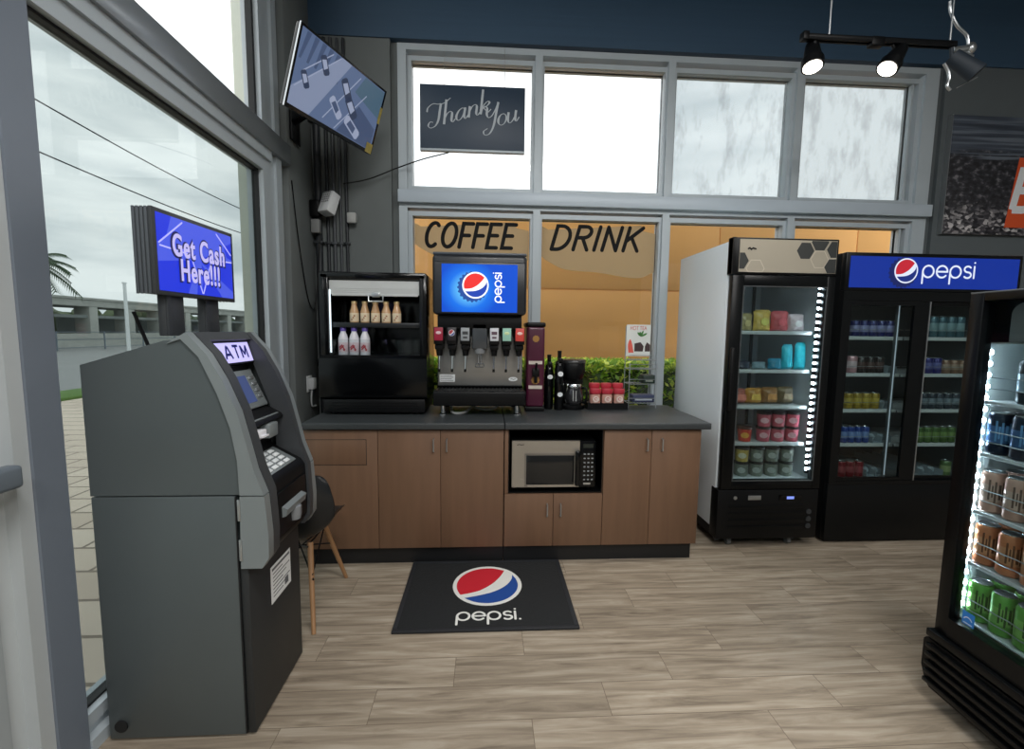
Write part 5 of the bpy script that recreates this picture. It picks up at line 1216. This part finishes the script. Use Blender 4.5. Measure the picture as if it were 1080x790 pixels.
row(3.132, 5, .061, PZ[3], -.605, 'olive green can', 'the right fourth shelf '+W, 'green cans '+W, (66, 98, 44), (120, 148, 84), r=.029)
can((3.365, -.605, PZ[4]), 'pale green can alone at the right bottom of the wide drink cooler', 'single cans '+W, (92, 120, 72), (156, 172, 120))
# clear can pusher trays left empty
ptm = mat('clear_tray_plastic', (150, 162, 170), .2, 0, .05, 10)
def pusher(x0, x1, z, lab):
    t = thing('can_tray', lab, 'tray', ((x0+x1)/2, -.4, z), 0, 'empty can trays of the wide drink cooler')
    b = B(); b.box(x0, x1, -.63, -.12, z+.0005, z+.004); b.out('base', ptm, t)
    b = B(); n = max(1, round((x1-x0)/.07))
    for k in range(n+1): b.box(x0+(x1-x0)*k/n-.001, x0+(x1-x0)*k/n+.001, -.63, -.12, z+.004, z+.05)
    b.out('divider', ptm, t)
    b = B()
    for k in range(n): xx = x0+(x1-x0)*(k+.5)/n; b.cyl((xx-.02, -.56, z+.03), (xx+.02, -.56, z+.03), .025, seg=14)
    b.out('pusher_coil', ptm, t)
pusher(2.765, 2.90, PZ[3], 'empty clear can tray right of the slim blue cans'); pusher(2.74, 2.88, PZ[4], 'empty clear can tray right of the dark red cans')
pusher(2.82, 2.89, PZ[2], 'empty clear can tray right of the golden cans'); pusher(2.83, 2.895, PZ[1], 'empty clear can tray right of the dark brown cans'); pusher(3.09, 3.325, PZ[4], 'empty clear can tray left of the lone pale green can')
# ---------------------------------------------------------------- low cooler at the right, seen along its face
nc = thing('low_drink_cooler', 'black glass-door drink cooler with bright light strip and louvred base', 'drink cooler', (1.779, -2.041, 0), -PI/2-.0736, world=False)
# local: x along the face towards the camera, -y... local +y points into the shop wall side
def NB(): return B()
Wd, Dp = .72, .62
b = B(); b.box(0, .016, .05, Dp, .30, 1.585); b.box(Wd-.03, Wd, .05, Dp, .30, 1.585); b.box(.016, Wd-.03, .05, Dp, 1.43, 1.585); b.box(.016, Wd-.03, .05, Dp, .30, .37); b.box(.016, Wd-.03, Dp-.04, Dp, .37, 1.43); b.box(0, Wd, .05, Dp, .10, .30)
b.out('cabinet', frk, nc)
lw = mat('liner_white', (210, 218, 218), .4, 0, .03, 6)
b = B(); b.box(.0165, .020, .055, Dp-.041, .371, 1.429); b.box(Wd-.036, Wd-.031, .055, Dp-.041, .371, 1.429); b.box(.020, Wd-.036, Dp-.047, Dp-.041, .371, 1.429); b.box(.020, Wd-.036, .055, Dp-.05, 1.424, 1.429); b.box(.020, Wd-.036, .055, Dp-.05, .3705, .376)
b.out('liner', lw, nc)
d = B(); d.box(0, .050, 0, .045, .295, 1.605, .004); d.box(Wd-.075, Wd, 0, .045, .295, 1.605, .004); d.box(.050, Wd-.075, 0, .045, .295, .372); d.box(.050, Wd-.075, 0, .045, 1.575, 1.605, .003); d = d.out('door', frk, nc)
B().box(.048, Wd-.073, .018, .022, .370, 1.577).out('pane', dgl, d)
b = B(); b.box(.001, Wd-.001, -.001, .044, 1.604, 1.609, .001); b.out('top_edge', mat('edge_grey', (120, 126, 130), .35, .4), d)
P_ = [(.12, 1.43), (Wd-.12, 1.43)]+arc(Wd-.16, 1.525, .04, .04, 0, 90, 6)+arc(.16, 1.525, .04, .04, 90, 180, 6)
B().prism(P_, lambda u, v, w: Vector((u, .028+.010*w, v))).out('header_plate', mat('header_slate', (104, 104, 106), .4), d)
g = B(); g.box(-.012, Wd, -.02, .05, .262, .292, .004); g = g.out('grille', frk, nc)
b = B(); b.prism([(-.022, .24), (-.022, .13), (.0, .075), (.02, .06), (Wd, .06), (Wd, .252), (-.012, .252)], lambda u, v, w: Vector((u, -.015+.06*w, v))); b.out('base_cover', frk, nc)
for k in range(5): B().box(0.0, Wd, -.030, -.014, .078+k*.036, .096+k*.036, .004).out('louvre', frk, nc)
for x in (.06, Wd-.06):
    for y in (.1, Dp-.08): B().cyl((x, y, 0), (x, y, .101), .022, seg=12).out('foot', blackp, nc)
b = B(); b.box(.021, .034, .058, .070, .40, 1.41); ls = b.out('led_housing', mat('led_carrier', (210, 216, 218), .4), nc)
b = B()
for k in range(24): b.box(.0335, .039, .0545, .0665, .420+k*.042, .433+k*.042)
b.out('led', glow('led_bright', (228, 242, 255), 75), ls)
NZ = [1.217, 1.022, .804, .602, .3775]
for z in NZ[:4]:
    b = B(); b.box(.040, Wd-.04, .078, Dp-.055, z-.008, z-.001); b.box(.040, Wd-.04, .054, .064, z-.014, z+.0, .003); b.box(.040, Wd-.04, .064, .078, z-.008, z-.003); sh = b.out('shelf', shelfm, nc)
    b = B(); b.box(.0205, .026, .09, .11, z-.10, z-.01); b.out('shelf_clip', lw, sh)
for z in NZ:
    n = 9; 
    for dz in (.045, .085):
        P = [(.042+.08*k/2, .054-.006*(k % 2), z+dz) for k in range(16)]
        B().tube(P, .0022, 6).out('front_wire', wire, nc)
stk = B().flat([(-.022, -.025), (.022, -.025), (.022, .025), (-.022, .025)], frame((.105, .0175, .405), (1, 0, 0), (0, 0, 1)), th=.0004).out('energy_sticker', mat('sticker_blue', (40, 120, 200), .5), d)
b = B(); b.strokes([arc(0, -.012, .016, .018, 150, 30, 10), [(-.015, -.018), (.015, -.018)]], .003, frame((.105, .0171, .405), (1, 0, 0), (0, 0, 1))); b.out('sticker_mark', white, stk)
# cans standing in it, in world axes
Rz = Matrix.Rotation(-PI/2-.0736, 4, 'Z')
def nloc(x, y, z): v = Matrix.Translation((1.779, -2.041, 0)) @ Rz @ Vector((x, y, z)); return tuple(v)
spec = [(NZ[0], (44, 52, 60), (150, 170, 186), 'smoky grey', 'top', 1), (NZ[1], (22, 32, 54), (70, 104, 150), 'dark navy', 'second', 0), (NZ[2], (206, 162, 146), (214, 182, 168), 'pinkish tan', 'third', 0),
        (NZ[3], (206, 128, 88), (216, 154, 114), 'copper brown', 'fourth', 0), (NZ[4], (104, 172, 72), (140, 198, 100), 'bright green', 'bottom', 0)]
for z, c, c2, nm_, sh, off in spec:
    t = None
    for i in range(4):
        for j in range(2):
            if off and i == 0: continue
            loc = nloc(.064+i*.080, .098+j*.082, z)
            lab = '%s can %s along the %s shelf of the low bright cooler, %s row' % (nm_, ORDN[i], sh, ('front', 'rear')[j])
            if t is not None: dup(t, loc, lab); continue
            t = can(loc, lab, nm_+' cans of the low bright cooler', c, c2, .035, .155, 'tall_drink_can')
            b = B(); k_ = 0
            for a0_, w_, zz0, zz1 in ((196, 9, .05, .125), (211, 7, .06, .105), (222, 9, .04, .12), (239, 12, .055, .11), (256, 7, .05, .12)):
                P = arc(0, 0, .0354, .0354, a0_, a0_+w_, 4)+arc(0, 0, .0346, .0346, a0_+w_, a0_, 4)
                b.prism(P, lambda u, v, w: Vector((u, v, zz0+(zz1-zz0)*w)))
            b.out('label_print', mat('canprint_%d_%d_%d' % c, tuple(int(v*.55) for v in c) if c[0] > 60 else (110, 160, 210), .4, .1), t)
# ================================================================== LIGHT AND CAMERA
w = bpy.data.worlds.new('overcast_sky'); sc.world = w; w.use_nodes = True
nt = w.node_tree; n = nt.nodes; l = nt.links; bg = n['Background']
tc = n.new('ShaderNodeTexCoord'); mp = n.new('ShaderNodeMapping'); mp.inputs['Scale'].default_value = (1, 1, 3.6)
nz = n.new('ShaderNodeTexNoise'); nz.inputs['Scale'].default_value = 3.4; nz.inputs['Detail'].default_value = 5
l.new(tc.outputs['Generated'], mp.inputs[0]); l.new(mp.outputs[0], nz.inputs[0])
r = n.new('ShaderNodeValToRGB'); r.color_ramp.elements[0].position = .36; r.color_ramp.elements[1].position = .60
r.color_ramp.elements[0].color = (.62, .67, .69, 1); r.color_ramp.elements[1].color = (1, 1.01, 1, 1)
l.new(nz.outputs['Fac'], r.inputs[0]); l.new(r.outputs[0], bg.inputs[0]); bg.inputs['Strength'].default_value = 2.2

def fill_lamp(x, y, z, e, label, L=1.5):  # unseen hanging lamps added to brighten the floor and fronts
    t = thing('fill_lamp', label, 'ceiling lamp', (x, y, z), 0, 'added fill lamps')
    B().box(x-L/2, x+L/2, y-.09, y+.09, z, z+.07, .01).out('housing', mat('fill_lamp_housing', (60, 64, 68), .5), t)
    B().box(x-L/2+.02, x+L/2-.02, y-.07, y+.07, z-.012, z-.001).out('diffuser', glow('fill_lamp_diffuser', (255, 250, 240), 6), t)
    for s in (-1, 1): B().cyl((x+s*L*.4, y, z+.07), (x+s*L*.4, y, 4.75), .004, seg=6).out('rod', alu_d, t)
    li = bpy.data.lights.new('fill_lamp_light', 'AREA'); li.shape = 'RECTANGLE'; li.size = L; li.size_y = .3; li.energy = e; li.color = (1, .985, .96)
    o = bpy.data.objects.new('fill_lamp_light', li); o.location = (x, y, z-.03); COL.objects.link(o)
for x, y, lab in ((.4, -3.9, 'unseen added fill lamp over the aisle in front of the coffee counter'), (2.6, -4.6, 'unseen added fill lamp over the aisle before the drink coolers'),
             (.4, -6.2, 'unseen added fill lamp at the rear of the shop beside the storefront'), (3.2, -6.6, 'unseen added fill lamp at the rear of the shop beside the far wall')):
    fill_lamp(x, y, 4.2, 80, lab)

cam = bpy.data.cameras.new('camera'); co = bpy.data.objects.new('camera', cam); COL.objects.link(co)
cam.sensor_fit = 'HORIZONTAL'; cam.sensor_width = 36; cam.lens = 467.8*36/1080; cam.clip_start = .02; cam.clip_end = 400
yw, pt, rl = .057, .096, .012
F = Vector((math.sin(yw)*math.cos(pt), math.cos(yw)*math.cos(pt), -math.sin(pt)))
R0 = Vector((math.cos(yw), -math.sin(yw), 0)); U0 = R0.cross(F)
R = R0*math.cos(rl)+U0*math.sin(rl); U = U0*math.cos(rl)-R0*math.sin(rl)
M = Matrix.Identity(4)
for i in range(3): M[i][0], M[i][1], M[i][2] = R[i], U[i], -F[i]
M[0][3], M[1][3], M[2][3] = 0, -3.6, 1.446
co.matrix_world = M; sc.camera = co
v = sc.view_settings; v.view_transform = 'Standard'; v.look = 'None'; v.exposure = 0; v.gamma = 1; v.use_curve_mapping = False
sc.cycles.use_denoising = True; sc.cycles.max_bounces = 8; sc.cycles.transparent_max_bounces = 24; sc.cycles.diffuse_bounces = 5
sc.cycles.sample_clamp_indirect = 6; sc.cycles.caustics_reflective = False; sc.cycles.caustics_refractive = False
